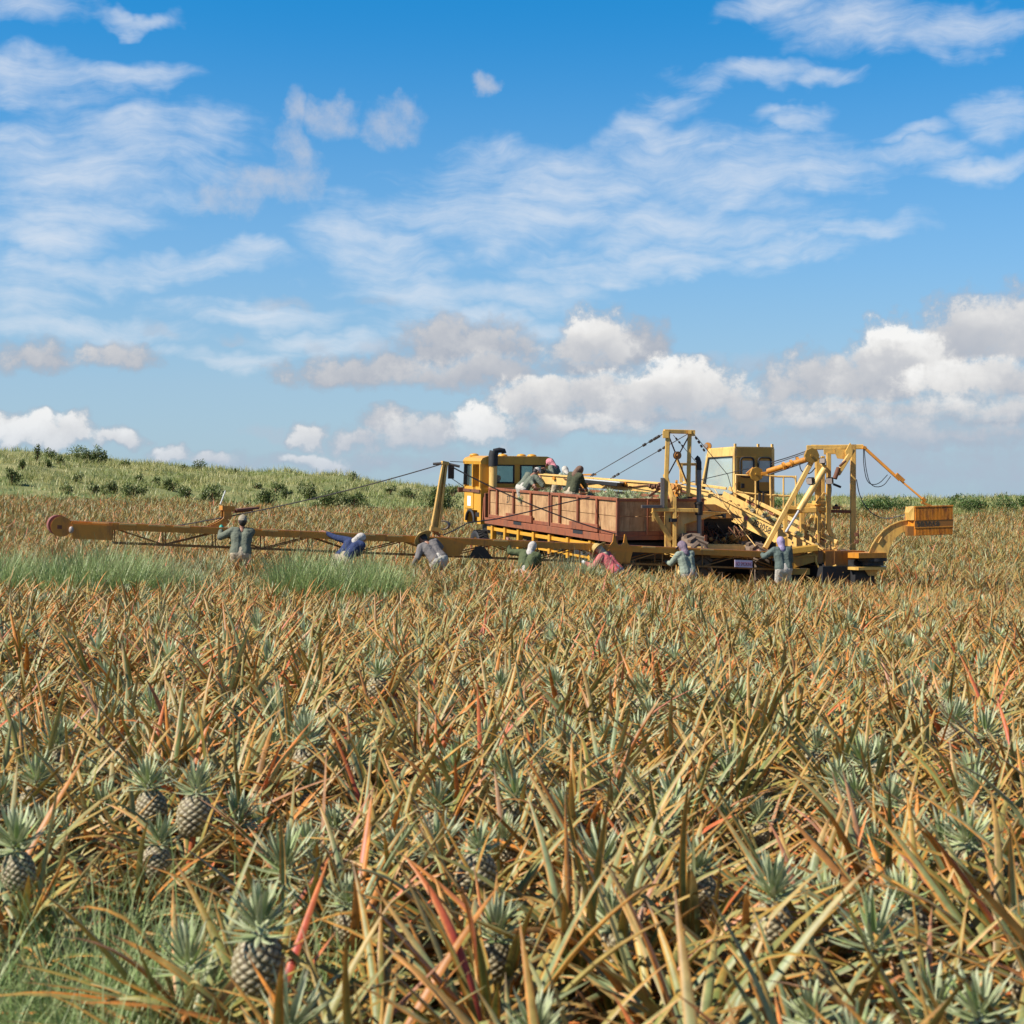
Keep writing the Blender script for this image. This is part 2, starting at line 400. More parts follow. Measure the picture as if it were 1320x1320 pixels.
def person(base, yaw, lean, side, handL, handR, headp, heady, shirt, pants, hat, hatc, label, scarf=None, glove=None, group=None, H=1.75, sit=False, sleeve=None):
    """base = feet on the ground, yaw 0 looks away from the camera, hands given in world coordinates or None"""
    root = empty('person', base, label, 'person', group)
    k = H/1.68; Rz = Matrix.Rotation(R(yaw), 3, 'Z'); B = V(base)
    W = lambda v: B+Rz @ (V(v)*k)
    le, si = R(lean), R(side)
    hy = -.20*math.sin(le); hip = V((0, hy, .90 if not sit else .50))
    d = V((math.sin(si), math.sin(le)*math.cos(si), math.cos(le)*math.cos(si))); r = V((math.cos(si), 0, -math.sin(si))).normalized()
    r = (r-d*r.dot(d)).normalized(); fw = d.cross(r)*-1
    if fw.y < 0 and lean < 80: fw = -fw
    waist = hip+d*.18; chest = hip+d*.36; sc = hip+d*.47; neck = sc+d*.06
    hd = (Matrix.Rotation(R(-headp), 3, 'X') @ d).normalized(); hc = neck+hd*.15
    hf = (hd.cross(V((1,0,0)))*-1); hf = hf if hf.y > 0 or abs(hf.y) < .3 else -hf
    hf = (Matrix.Rotation(R(heady), 3, hd) @ hf).normalized()
    if hf.dot(V((0,1,-.2))) < -.5 and abs(heady) < 90: hf = -hf
    hr = hd.cross(hf)
    sh = {-1: sc-r*.185, 1: sc+r*.185}
    inv = Rz.transposed()
    body, shirtm, pantm, boots = MB(), MB(), MB(), MB(); s = W
    def cap(m, a, ra, b, rb):
        q_ = k*1.10 if m is shirtm else k
        m.capsule(s(a), ra*q_, s(b), rb*q_, 10)
    # torso
    for sg in (-1, 1):
        cap(body, hip+r*sg*.07, .10, waist+r*sg*.055, .085); cap(body, waist+r*sg*.055, .085, chest+r*sg*.08, .10); cap(body, chest+r*sg*.08, .10, sc+r*sg*.10-d*.03, .075)
        cap(shirtm, hip+r*sg*.085+d*.02, .13, waist+r*sg*.075, .115); cap(shirtm, waist+r*sg*.075, .115, chest+r*sg*.095, .12); cap(shirtm, chest+r*sg*.095, .12, sc+r*sg*.105-d*.02, .095)
        cap(shirtm, sc+r*sg*.10, .085, sh[sg], .078)
        cap(pantm, hip+r*sg*.08+d*.06, .115, hip+r*sg*.085, .14)
    cap(body, sc, .07, neck, .055); cap(body, neck, .055, hc-hd*.06, .055)
    q = Matrix((hr, hf, hd)).transposed()
    body.ball(s(hc), 1, (.078*k, .098*k, .115*k), 16, 12, Rz @ q)
    cap(body, hc+hf*.093+hd*.005, .014, hc+hf*.110-hd*.022, .017); cap(body, hc+hf*.055-hd*.075, .045, hc+hf*.062-hd*.085, .04)
    for sg in (-1, 1): cap(body, hc+hr*sg*.078+hd*.015, .014, hc+hr*sg*.080-hd*.02, .011)
    cap(pantm, hip+d*.06, .135, hip-V((0,0,.02)), .15)
    # arms
    for sg, hw in ((-1, handL), (1, handR)):
        if hw is None: tgt = sh[sg]+V((sg*.08, .10, -.50))
        else: tgt = (inv @ (V(hw)-B))/k
        el_, wr = ik(sh[sg], tgt, .29, .26, V((sg*.5, -.5, -.8)))
        cap(body, sh[sg], .055, el_, .043); cap(body, el_, .042, wr, .028)
        cap(shirtm, sh[sg], .082, el_, .064); cap(shirtm, el_, .062, wr+(el_-wr)*.08, .046)
        ad = (wr-el_).normalized(); sdv = ad.cross(V((0,0,1))); sdv = sdv.normalized() if sdv.length > .1 else V((1,0,0)); up = sdv.cross(ad)
        palm = wr+ad*.085; cap(body, wr, .027, palm, .036)
        tgtm = body
        for i, (off, ln) in enumerate(((-.03, .065), (-.010, .078), (.011, .074), (.031, .058))):
            a0 = palm+sdv*off+ad*.01; a1 = a0+ad*ln*.55-up*.012; a2 = a1+ad*ln*.45-up*.035
            cap(body, a0, .0115, a1, .0105); cap(body, a1, .0105, a2, .0095)
        t0 = wr+ad*.03+sdv*sg*-.025; t1 = t0+ad*.045-sdv*sg*.04-up*.01; cap(body, t0, .014, t1, .012); cap(body, t1, .012, t1+ad*.03-up*.015, .010)
        if glove:
            g = MB(); 
            cap(g, wr-ad*.05, .040, palm, .046)
            for off, ln in ((-.03, .065), (-.010, .078), (.011, .074), (.031, .058)):
                a0 = palm+sdv*off+ad*.01; a1 = a0+ad*ln*.55-up*.012; a2 = a1+ad*ln*.45-up*.035
                cap(g, a0, .0155, a1, .0145); cap(g, a1, .0145, a2, .013)
            cap(g, t0, .018, t1, .016); cap(g, t1, .016, t1+ad*.03-up*.015, .014)
            remeshed(g, 'glove', GLV[glove], root, .009, 1)
    # legs
    for sg in (-1, 1):
        h0 = hip+r*sg*.095
        if sit: kn = h0+V((0, .42, .02)); an = kn+V((0, .05, -.43))
        else:
            an = V((sg*.12, .02+.05*sg, .09)); kn, an = ik(h0, an, .42, .42, V((0, 1, 0)))
        cap(body, h0, .09, kn, .055); cap(body, kn, .054, an, .036); cap(body, an-V((0,0,.03)), .035, an+V((0,.15,-.055)), .03)
        cap(pantm, h0, .125, kn, .085); cap(pantm, kn, .083, an+V((0,0,.03)), .068)
        bt = MB(); cap(bt, an+V((0,0,.10)), .058, an-V((0,0,.02)), .052); cap(bt, an+V((0,-.02,-.045)), .045, an+V((0,.17,-.05)), .042)
        remeshed(bt, 'boot', BOOT, root, .015, 1)
    remeshed(body, 'body', SKIN, root, .0085, 1)
    remeshed(shirtm, 'shirt', CL[shirt], root, .018, 3); remeshed(pantm, 'trousers', CL[pants], root, .02, 2)
    for sg in (-1, 1): eyes = MB(); eyes.ball(s(hc+hf*.088+hr*sg*.033+hd*.012), .012*k, seg=8, rings=6); eyes.build('eye', EYE_M, root)
    hm = MB(); hm.ball(s(hc-hf*.02+hd*.012), 1, (.086*k, .100*k, .118*k), 14, 10, Rz @ q); ho = MB()
    # hair shows below the cap at the back of the head
    hm2 = MB(); hm2.ball(s(hc-hf*.028-hd*.0), 1, (.083*k, .092*k, .112*k), 14, 10, Rz @ q); remeshed(hm2, 'hair', HAIR, root, .014, 1)
    def dome(m, c, rx, ry, rz, z0=-.15):
        n = 20; rr = []
        for i in range(8):
            ph = math.acos(z0+(1-z0)*(i/7.0)) if False else (math.pi/2+.12)*(1-i/7)
            for j in range(n):
                t = 2*math.pi*j/n; wob = 1+.03*math.sin(3*t+i)
                rr.append(s(c+hr*(rx*math.sin(ph)*math.cos(t)*wob)+hf*(ry*math.sin(ph)*math.sin(t)*wob)+hd*(rz*math.cos(ph))))
        m.add(rr, [(i*n+j, i*n+(j+1) % n, (i+1)*n+(j+1) % n, (i+1)*n+j) for i in range(7) for j in range(n)], True)
        m.ball(s(c+hd*rz*1.0), .010*k, seg=6, rings=4)
    if hat in ('cap', 'hoodcap'):
        m = MB(); dome(m, hc+hd*.025-hf*.008, .094, .112, .115)
        brim = []
        for rr_, zz in ((.095, .03), (.165, .012), (.165, .006), (.095, .024)):
            brim.append([s(hc+hr*(math.sin(t)*.082)+hf*(math.cos(t)*rr_*.98+.012)+hd*(zz+.012)) for t in np.linspace(-1.25, 1.25, 9)])
        vs = [p for row in brim for p in row]
        m.add(vs, [(i*9+j, i*9+j+1, ((i+1) % 4)*9+j+1, ((i+1) % 4)*9+j) for i in range(4) for j in range(8)], True)
        m.build('cap', CL[hatc], root)
    if hat == 'straw':
        m = MB(); dome(m, hc+hd*.04-hf*.01, .100, .118, .125)
        n = 28; rows = []
        for rr_, zz in ((.098, .03), (.15, .035), (.205, .005), (.205, -.004), (.15, .026), (.098, .02)):
            rows.append([s(hc-hf*.01+hr*(math.cos(t)*rr_)+hf*(math.sin(t)*rr_*1.12)+hd*(zz+.02*math.cos(2*t)*rr_/.2)) for t in [2*math.pi*j/n for j in range(n)]])
        vs = [p for row in rows for p in row]
        m.add(vs, [(i*n+j, i*n+(j+1) % n, (i+1)*n+(j+1) % n, (i+1)*n+j) for i in range(5) for j in range(n)], True)
        m.build('straw_hat', CL[hatc], root)
    if hat in ('hood', 'hoodcap') or scarf:
        m = MB(); m.ball(s(hc-hf*.022-hd*.005), 1, (.100*k, .108*k, .132*k), 16, 12, Rz @ q)
        cap(m, hc-hf*.03-hd*.07, .085, neck-hf*.02, .082); cap(m, neck-hf*.015, .085, sc-fw*.015+d*.015, .105)
        cap(m, sc-r*.08+d*.01, .07, sc+r*.08+d*.01, .07)
        remeshed(m, 'headscarf', CL[scarf or hatc], root, .016, 2)
    return root

def armp(px, dn=0.0, dz=0.0):
    """a point of the picking arm's top rail below the given picture column; dn = metres towards the camera side"""
    u = (px-CX)/F; t = (6.9-40.1*u)/(.942-.335*u)
    return V((6.9-.942*t+.335*dn, 40.1-.335*t-.942*dn, .77+.88*t/17.8+dz))
def pos(px, Y, dz=0):
    x = (px-CX)/F*Y; return (x, Y, gz(x, Y)+dz)
ZOF = 0
people = []
def field_worker(px, hipy, *a, dn=.62, **kw):
    """stands beside the arm with the hips at picture height hipy"""
    p = armp(px, dn); z = EYE+(HZ-hipy)/F*p.y-.93*kw.get('H', 1.75)/1.68
    KEEPOUT.append((p.x, p.y, .27)); SCREEN.append((p.x+.12, p.y-.42)); SCREEN.append((p.x-.28, p.y-.36)); SCREEN.append((p.x+.38, p.y-.22)); SCREEN.append((p.x-.05, p.y-.33)); SCREEN.append((p.x+.25, p.y-.5)); SCREEN.append((p.x-.2, p.y-.55))
    return person((p.x, p.y, z), *a, **kw)
A = armp
field_worker(304, 712, 8, 14, 3, A(283,.20,.0), A(302,.18,-.28), -8, 8, 'greygreen', 'cream', 'cap', 'khaki', 'person in grey-green shirt, khaki cap and teal glove working below the curved chute', glove='teal', H=1.82)
field_worker(437, 718, -28, 44, 12, A(411,.15,.04), A(452,.35,-.45), 25, -30, 'blue', 'cream', 'hood', 'offwhite', 'person in dark blue shirt and pale hood with one arm stretched along the conveyor', dn=.75)
field_worker(551, 720, 28, 42, -16, A(524,.55,-.65), A(563,.1,-.1), 10, 20, 'grey', 'white', 'straw', 'straw', 'person in a grey shirt and straw hat stooping below the leaning mast', dn=.72)
field_worker(664, 736, -18, 30, 9, A(652,.18,-.03), A(684,.35,-.40), 10, -10, 'olive', 'white', 'hood', 'offwhite', 'person in an olive green shirt and whitish hood leaning over the picking arm', dn=.68)
field_worker(776, 735, 60, 40, -6, A(748,.35,-.45), A(756,.15,-.2), 10, 20, 'pink', 'bluegrey', 'straw', 'straw', 'person in pink shirt, straw hat and cream scarf bending beside the tall weed clump', scarf='cream', glove='white', dn=.62)
field_worker(872, 738, 30, 14, -3, A(856,.15,-.35), A(868,.2,-.3), 20, 30, 'palegreen', 'white', 'hoodcap', 'mauve', 'person in pale green shirt and mauve hood in front of the big lugged tyre')
field_worker(994, 732, 12, 12, -2, A(976,.15,0), A(1003,.3,-.3), 12, 10, 'teal', 'white', 'hood', 'lilac', 'person in a dark teal shirt and lilac hood beside the NO SMOKING sign')
# ================================================================== LORRY  (a = forward, b = to its right, c = up)
T0 = V((2.65, 40.0, 0)); ta = V((-.335, .942, .036)).normalized(); tb = V((.942, .335, 0)).normalized(); tc_ = tb.cross(ta)*1; tc_ = tc_ if tc_.z > 0 else -tc_
TZ0 = 1.22                                       # height of the bin floor at the rear left corner
def T(l, w, h): return V((T0.x, T0.y, TZ0))+ta*l+tb*w+tc_*h
def tbox(m, l0, l1, w0, w1, h0, h1):
    m.frame_box(T((l0+l1)/2, (w0+w1)/2, (h0+h1)/2), ta*(l1-l0)/2, tb*(w1-w0)/2, tc_*(h1-h0)/2)
def tbeam(m, p, q, w, h): m.beam(T(*p), T(*q), w, h, up=tc_)
lorry = empty('flatbed_lorry', T(6, 1.2, -1.45), 'yellow flatbed lorry with a rust-red deck carrying two wooden pineapple bins', 'lorry')
W_ = 2.45
# deck and chassis
m = MB(); tbox(m, -.05, 10.25, .0, W_, -.12, -.02)
for w in (-.03, W_+.03): m.beam(T(-.1, w, -.10), T(10.3, w, -.10), .07, .19, up=tc_)
m.build('deck', 'red', lorry)
m = MB(); 
for w in (.55, 1.75): m.beam(T(-.1, w, -.42), T(12.2, w, -.42), .12, .3, up=tc_)
for l in np.arange(.2, 10, 1.2): m.beam(T(l, .1, -.26), T(l, W_-.1, -.26), .1, .14, up=tc_)
m.build('chassis', 'dark', lorry)
m = MB(); m.beam(T(.1, .06, -.34), T(10.3, .06, -.34), .09, .11, up=tc_)
for l in (1.7, 3.3, 4.7, 6.0, 7.3, 8.5, 9.7): m.beam(T(l, .03, -.24), T(l, .03, -.80), .16, .14, up=ta)
m.beam(T(1.7, .04, -.70), T(9.7, .04, -.70), .05, .06, up=tc_)
for l in (.4, .9): m.disc(T(l, .1, -.42), tb, .16, .14, 16); 
m.beam(T(.5,.05,-.3), T(.8,.0,-.75), .05,.08); m.beam(T(.9,.05,-.3), T(.8,.0,-.75), .05,.08)
m.build('side_rail', 'truckyel', lorry)
m = MB(); m.beam(T(-.18, .2, -.45), T(-.18, 2.25, -.45), .12, .3, up=tc_); m.beam(T(-.1,.6,-.75), T(-.1,1.9,-.75), .1,.2, up=tc_); m.build('rear_beam', 'dark', lorry)
def wheel(parent, c, axis, r, w, lugs=26, mat='black', rim='truckyel', lug_h=.03, name='wheel'):
    ax = V(axis).normalized()
    m = MB(); m.lathe(c, ax, [(r*.55, -w*.42), (r*.80, -w*.5), (r*.95, -w*.47), (r, -w*.3), (r, w*.3), (r*.95, w*.47), (r*.80, w*.5), (r*.55, w*.42)], 40)
    u = ax.orthogonal().normalized(); v = ax.cross(u)
    for i in range(lugs):
        for sg in (-1, 1):
            t = 2*math.pi*(i+(.5 if sg > 0 else 0))/lugs; t2 = t+.16*(26/lugs)
            p0 = V(c)+(u*math.cos(t)+v*math.sin(t))*(r+lug_h*.4)+ax*sg*w*.03; p1 = V(c)+(u*math.cos(t2)+v*math.sin(t2))*(r+lug_h*.2)+ax*sg*w*.46
            rad = (u*math.cos(t)+v*math.sin(t)); m.beam(p0, p1, r*.09*(26/lugs), lug_h*1.6, up=rad)
    ty = m.build('tyre', mat, parent)
    m = MB(); m.lathe(c, ax, [(.02, -w*.12), (r*.30, -w*.16), (r*.34, -w*.3), (r*.56, -w*.40), (r*.58, -w*.44)], 28); m.lathe(c, ax, [(.02, w*.12), (r*.30, w*.16), (r*.34, w*.3), (r*.56, w*.40), (r*.58, w*.44)], 28)
    for i in range(8):
        t = i*math.pi/4
        for sg in (-1, 1): m.disc(V(c)+(u*math.cos(t)+v*math.sin(t))*r*.22+ax*sg*w*.17, ax, .02, .03, 6)
    m.build('rim', rim, ty)
for l in (1.5, 2.8, 11.7):
    for w in (.25, 2.2): wheel(lorry, T(l, w, -.98), tb, .50, .38, 30, lug_h=.015)
# cab
cab0, cab1 = 10.9, 12.65; ch0, ch1 = -.25, 1.90
def Q(l, w, h): return T(l, w, h)
m = MB()
def ring(l, inset, h): return [Q(l-0, 0, 0)]
# cab body: lower tub + pillars + roof, so that the windows are open
def slab(m, p00, p10, p11, p01, th):
    n = (p10-p00).cross(p01-p00).normalized()*th; m.prism([p00, p10, p11, p01], n)
lo, hi = cab0, cab1; beltz = .98; topz = 1.66
tbox(m, lo, hi, 0, W_, .18, beltz-.04); tbox(m, lo, lo+.35, 0, W_, ch0, .18); tbox(m, hi-.35, hi, 0, W_, ch0, .18); tbox(m, lo+.3, hi-.3, .5, W_-.5, ch0, .18)
for w in (.04, W_-.04):
    for l in (lo+.05, hi-.12): m.beam(T(l, w, beltz-.06), T(l-(.06 if l > lo+1 else 0), w, topz+.02), .16, .09, up=ta)
    m.beam(T(lo+.62, w, beltz-.06), T(lo+.62, w, topz), .28, .08, up=ta)
for w in (.14, 1.22, W_-.14): m.beam(T(lo+.04, w, beltz-.06), T(lo+.04, w, topz+.02), .08, .24 if w == 1.22 else .3, up=tb)
m.beam(T(lo+.04, .0, beltz+.02), T(lo+.04, W_, beltz+.02), .08, .14, up=tc_)
m.build('cab_body', 'truckyel', lorry)
m = MB()
prof = [(-.02, topz), (-.04, topz+.10), (.03, topz+.20), (.22, topz+.27), (W_-.22, topz+.27), (W_-.03, topz+.20), (W_+.04, topz+.10), (W_+.02, topz)]
m.prism([T(lo-.05, w, h) for w, h in prof], ta*(hi-lo+.10))
for (l, w) in ((hi-.25, .25), (hi-.25, 1.9), (lo+.5, .9), (lo+.5, 1.9)): m.ball(T(l, w, topz+.28), .12, (1.3, 1.3, .55))
m.build('roof', 'truckyel', lorry)
for w0, w1 in ((.30, 1.10), (1.34, 2.15)):
    m = MB(); 
    for h, in ((beltz+.10,), (topz-.02,)): m.beam(T(lo-.005, w0-.02, h), T(lo-.005, w1+.02, h), .03, .05, up=tc_)
    for w in (w0, w1): m.beam(T(lo-.005, w, beltz+.08), T(lo-.005, w, topz), .03, .05, up=tb)
    f = m.build('rear_window', 'black', lorry); m = MB(); tbox(m, lo+.01, lo+.018, w0, w1, beltz+.1, topz-.02); m.build('pane', 'clear', f)
m = MB(); tbox(m, lo+.76, hi-.2, .03, .04, beltz, topz); f = m.build('side_window', 'clear', lorry)
m = MB(); tbox(m, lo+.76, hi-.2, W_-.04, W_-.03, beltz, topz); f = m.build('side_window', 'clear', lorry)
m = MB(); tbox(m, hi-.06, hi-.05, .1, W_-.1, beltz, topz-.02); m.build('windscreen', 'clear', lorry)
m = MB(); m.beam(T(lo+.74, .0, beltz-.02), T(lo+.74, .0, topz), .05, .05, up=ta); m.build('window_seal', 'black', lorry); m = MB(); m.beam(T(hi-.16, -.0, beltz), T(hi-.22, -.0, topz), .16, .05, up=ta); m.build('window_seal', 'black', lorry)
m = MB(); tbox(m, lo+.72, hi-.12, -.025, .0, .22, beltz-.06); d = m.build('door', 'truckyel', lorry)
m = MB(); tbox(m, lo+.85, lo+1.0, -.05, -.025, beltz-.2, beltz-.15); m.build('door_handle', 'black', d)
m = MB(); tbox(m, lo+.95, lo+1.30, -.032, -.024, .30, .62); m.build('document_plate', 'white', lorry)
m = MB(); m.beam(T(lo+.02, -.03, .80), T(hi+.03, -.03, .80), .035, .10, up=tc_); m.beam(T(hi+.03,-.2,.80), T(hi+.03, .4, .82), .1, .16, up=tc_); m.build('trim_band', 'rust', lorry)
m = MB(); pts = [T(lo+.55+.42*(1-math.cos(t))*1.0, -.035, -.18+.34*math.sin(t)) for t in np.linspace(0, math.pi, 12)]
m.tube(pts, .045, 8); m.build('wheel_arch', 'black', lorry)
m = MB(); tbox(m, lo+.15, lo+.5, -.012, .0, -.02, .12); m.build('grille', 'dark', lorry)
m = MB(); m.tube([T(hi-.1, .0, topz+.05), T(hi+.15, -.45, topz+.07)], .012, 6); m.build('mirror_bracket', 'black', lorry); m = MB(); m.tube([T(hi-.1, 0, beltz-.1), T(hi+.1, -.42, beltz+.2)], .012, 6); f = m.build('mirror_bracket', 'black', lorry)
m = MB(); tbox(m, hi+.10, hi+.16, -.52, -.32, beltz+.18, topz-.05); m.build('mirror', 'black', f)
# air intake behind the cab
m = MB(); m.tube([T(lo-.18, .34, .85), T(lo-.18, .34, topz-.02)], .13, 14); s_ = m.build('air_intake', 'cream', lorry)
m = MB(); m.tube([T(lo-.18, .34, topz-.05), T(lo-.18, .34, topz+.30), T(lo-.18, .37, topz+.42)], .15, 14); m.tube([T(lo-.18, .36, topz+.42), T(lo-.18, .55, topz+.46), T(lo-.18, .68, topz+.44), T(lo-.18, .70, topz+.36)], .085, 12); m.build('intake_hood', 'black', s_)
m = MB(); m.beam(T(10.45, .02, -.05), T(10.45, .02, .75), .09, .08, up=ta); m.beam(T(10.45, W_-.02, -.05), T(10.45, W_-.02, .75), .09, .08, up=ta); m.beam(T(10.6,-.02,-.1), T(10.55,.0,.62), .05,.05)
m.beam(T(10.45, 0, .72), T(10.45, W_, .72), .08, .08, up=tc_); m.build('headboard', 'red', lorry)
for l0 in (2.1, 6.9):
    m = MB(); tbox(m, l0, l0+.7, -.07, -.055, -.09, .0); m.build('slot', 'black', lorry)

# ---- the two wooden bins standing on the deck
def make_bin(l0, l1, label):
    b = empty('fruit_bin', T((l0+l1)/2, W_/2, 0), label, 'bin'); Hh = .91
    fr = MB(); wd = MB()
    for w in (.035, W_-.035):
        for l in (l0+.04, l1-.04): fr.beam(T(l, w, .0), T(l, w, Hh), .08, .08, up=ta)
        fr.beam(T(l0, w, Hh), T(l1, w, Hh), .08, .08, up=tc_); fr.beam(T(l0, w, .05), T(l1, w, .05), .07, .10, up=tc_)
    for l in (l0+.04, l1-.04): fr.beam(T(l, 0, Hh-.01), T(l, W_, Hh-.01), .075, .075, up=tc_); fr.beam(T(l, 0, .04), T(l, W_, .04), .07, .12, up=tc_)
    n = 3; L = l1-l0
    for i in range(1, n+1):
        l = l0+L*i/(n+.55)
        for w in (.0, W_): fr.beam(T(l, w, .12), T(l, w, Hh), .05, .10, up=ta); 
    fr.beam(T(l0+L*.24, -.03, .12), T(l0+L*.66, -.03, .12), .06, .20, up=tc_)
    for w in (.85, 1.65):
        for l in (l0, l1): fr.beam(T(l, w, .0), T(l, w, Hh), .05, .045, up=tb)
    fr.build('steel_frame', 'red', b)
    for h0, h1 in ((.10, .47), (.485, .865)):
        wd2 = MB()
        tbox(wd2, l0+.06, l1-.06, .045, .075, h0, h1); tbox(wd2, l0+.06, l1-.06, W_-.075, W_-.045, h0, h1)
        tbox(wd2, l0+.03, l0+.06, .06, W_-.06, h0, h1); tbox(wd2, l1-.06, l1-.03, .06, W_-.06, h0, h1)
        wd2.build('plank', 'wood', b)
    fl = MB(); tbox(fl, l0+.05, l1-.05, .05, W_-.05, .0, .06); fl.build('floor', 'wood', b)
    return b
bin_r = make_bin(-.02, 4.72, 'wooden fruit bin with rust-red frame at the tail of the lorry, full of pineapples'); 
bin_f = make_bin(4.80, 10.15, 'wooden fruit bin with rust-red frame just behind the lorry cab, half full')
lettering('37', T(8.55, .040, .52), -ta, tc_, .32, 'ink', bin_f)

# ---- pineapples heaped in the bins
def fruit_meshes():
    out = []
    for k in range(3):
        a = .065+.008*k; h = .17; nu, nv = 24, 16
        u = np.linspace(0, 1, nu, endpoint=False); v = np.linspace(0, 1, nv); Um, Vm = np.meshgrid(u, v)
        A_ = (Um*8+Vm*6) % 1; B_ = (-Um*13+Vm*6) % 1; eye = np.clip(np.minimum(np.minimum(A_, 1-A_), np.minimum(B_, 1-B_))*2.4, 0, 1)
        rad = a*np.clip(np.sin(np.pi*(.06+.88*Vm)), 0, 1)**.42*(1+.1*eye); rad[0] *= .3; rad[-1] *= .3
        vs = np.stack([rad*np.cos(2*np.pi*Um), rad*np.sin(2*np.pi*Um), h*Vm], -1).reshape(-1, 3); idx = np.arange(nu*nv).reshape(nv, nu)
        f = np.stack([idx[:-1], np.roll(idx[:-1], -1, 1), np.roll(idx[1:], -1, 1), idx[1:]], -1).reshape(-1, 4); c = np.ones((len(vs), 4)); c[:,0] = eye.reshape(-1)
        o = mesh_np('fruit', vs, f, 'fruit', c); me = o.data; bpy.data.objects.remove(o); out.append(me)
    return out
HF = fruit_meshes()
n_ = 30; az_ = np.arange(n_)*2.4; t_ = np.linspace(0, 1, n_); b_ = np.zeros((n_, 3)); b_[:,2] = .165+.06*t_
cvd = blades(b_, az_, np.radians(85*t_-5), .15*np.ones(n_), .024*np.ones(n_), .2*np.ones(n_), 2, 3, .3)
o_ = mesh_np('crown', cvd[0], cvd[1], 'crown', cvd[2]); HC = o_.data; bpy.data.objects.remove(o_)
def heap(l0, l1, n, hb, ht, grp, label):
    for i in range(n):
        l = random.uniform(l0, l1); w = random.uniform(.18, W_-.18); e = 1-((w-W_/2)/(W_/2))**2*.5
        h = hb+(ht-hb)*e*random.uniform(.55, 1)
        r = empty('pineapple', T(l, w, h), label, 'pineapple', grp); r.rotation_euler = (random.uniform(.6, 2.2), random.uniform(-.5, .5), random.uniform(0, 6.28))
        a = bpy.data.objects.new('fruit', random.choice(HF)); COL.objects.link(a); a.parent = r
        c = bpy.data.objects.new('crown', HC); COL.objects.link(c); c.parent = a
heap(.25, 4.5, 120, .5, .88, 'pineapples heaped in the tail bin', 'loose harvested pineapple heaped in the wooden bin at the tail of the lorry')
heap(5.0, 9.9, 110, .42, .78, 'pineapples heaped in the front bin', 'loose harvested pineapple lying in the wooden bin behind the lorry cab')

# ================================================================== HARVESTER
hv = empty('pineapple_harvester', pos(960, 42), 'yellow self-propelled pineapple harvester with cab, gantry, loading boom and long picking arm', 'harvester')
AD = V((-.942, -.335, .88/17.8)).normalized(); AN = V((.335, -.942, 0)).normalized(); ZU = V((0,0,1))
def AP(t, dn=0, dz=0):
    """picking arm coordinates: t metres from its root, dn towards the camera, dz below/above the top rail"""
    return V((6.9, 40.1, .77))+V((-.942, -.335, .88/17.8))*t+AN*dn+ZU*dz
def tpx(px):
    u = (px-CX)/F; return (6.9-40.1*u)/(.942-.335*u)
TL = 17.5
# side rails (the arm's own two long channels)
arm = MB()
for dn in (.26, -.26):
    arm.beam(AP(-.6, dn, -.07), AP(TL, dn, -.07), .05, .13)
    arm.beam(AP(-.6, dn*.92, .005), AP(TL, dn*.92, .005), .09, .03)
arm_o = arm.build('picking_arm', 'amber', hv)
m = MB(); m.beam(AP(-.6, 0, .012), AP(TL+.05, 0, .012), .40, .03); m.build('conveyor_belt', 'belt', arm_o)
tr = MB()
for dn in (.22, -.22):
    tr.beam(AP(.2, dn, -.42), AP(TL-.9, dn, -.42), .045, .045)
    n = 15; dt = (TL-1.1)/n
    for i in range(n+1):
        t = .2+i*dt; tr.beam(AP(t, dn, -.1), AP(t, dn, -.42), .025, .025, up=AN)
        if i < n:
            a, b = (-.1, -.42) if i % 2 else (-.42, -.1); tr.beam(AP(t, dn, a), AP(t+dt, dn, b), .025, .03, up=AN)
for i in range(16):
    t = .2+i*dt; tr.beam(AP(t, .22, -.42), AP(t, -.22, -.42), .02, .02)
tr.build('truss', 'brown', arm_o)
# short pale strips along the top of the near rail
for px in (128, 163, 200, 232, 345, 470, 505, 640, 830, 905): t = tpx(px); m = MB(); m.beam(AP(t-.18, .283, .0), AP(t+.18, .283, .0), .02, .035); m.build('rail_lip', 'cream', arm_o)
# end drum and its guard
m = MB(); m.disc(AP(TL+.28, 0, -.08), AN, .215, .62, 36); m.build('end_drum', 'drum', arm_o)
m = MB(); m.disc(AP(TL+.22, -.33, -.11), AN, .22, .04, 36); m.build('drum_cheek', 'brown', arm_o); m = MB(); m.disc(AP(TL+.22, .33, -.11), AN, .22, .04, 36); g = m.build('drum_cheek', 'amber', arm_o)
m = MB(); m.frame_box(AP(TL+.26, .355, -.12), AD*.05, AN*.01, ZU*.04); m.build('label_plate', 'rust', g)
m = MB(); m.frame_box(AP(TL-.42, .30, -.20), AD*.42, AN*.09, ZU*.16); m.frame_box(AP(TL-.42, .27, -.03), AD*.43, AN*.10, ZU*.02); m.build('drive_box', 'amber', arm_o)
m = MB(); m.ball(AP(TL+.02, .40, -.17), .055, (1, .8, 1.4)); m.build('marker_lamp', 'lamp', arm_o)
# curved chute
m = MB()
tq = tpx(286)
prof = []
for dn in (.16, -.22):
    pts = []
    for s_ in np.linspace(0, 1, 9):
        pts.append(AP(tq+.26-.36*math.sin(min(s_*1.7, 1)*math.pi/2), dn, -.02+.47*s_))
    for i in range(8): m.beam(pts[i], pts[i+1], .17, .04, up=AN)
m.frame_box(AP(tq-.12, -.03, .46), AD*.14, AN*.24, ZU*.05); m.build('chute', 'amber', arm_o)
m = MB(); m.beam(AP(tq-.3, -.25, .42), AP(tq-1.0, -1.3, .50), .18, .05); m.beam(AP(tq-.35, -.5, .38), AP(tq-.9, -1.2, .45), .05, .05); m.build('rusty_rail', 'rust', arm_o)
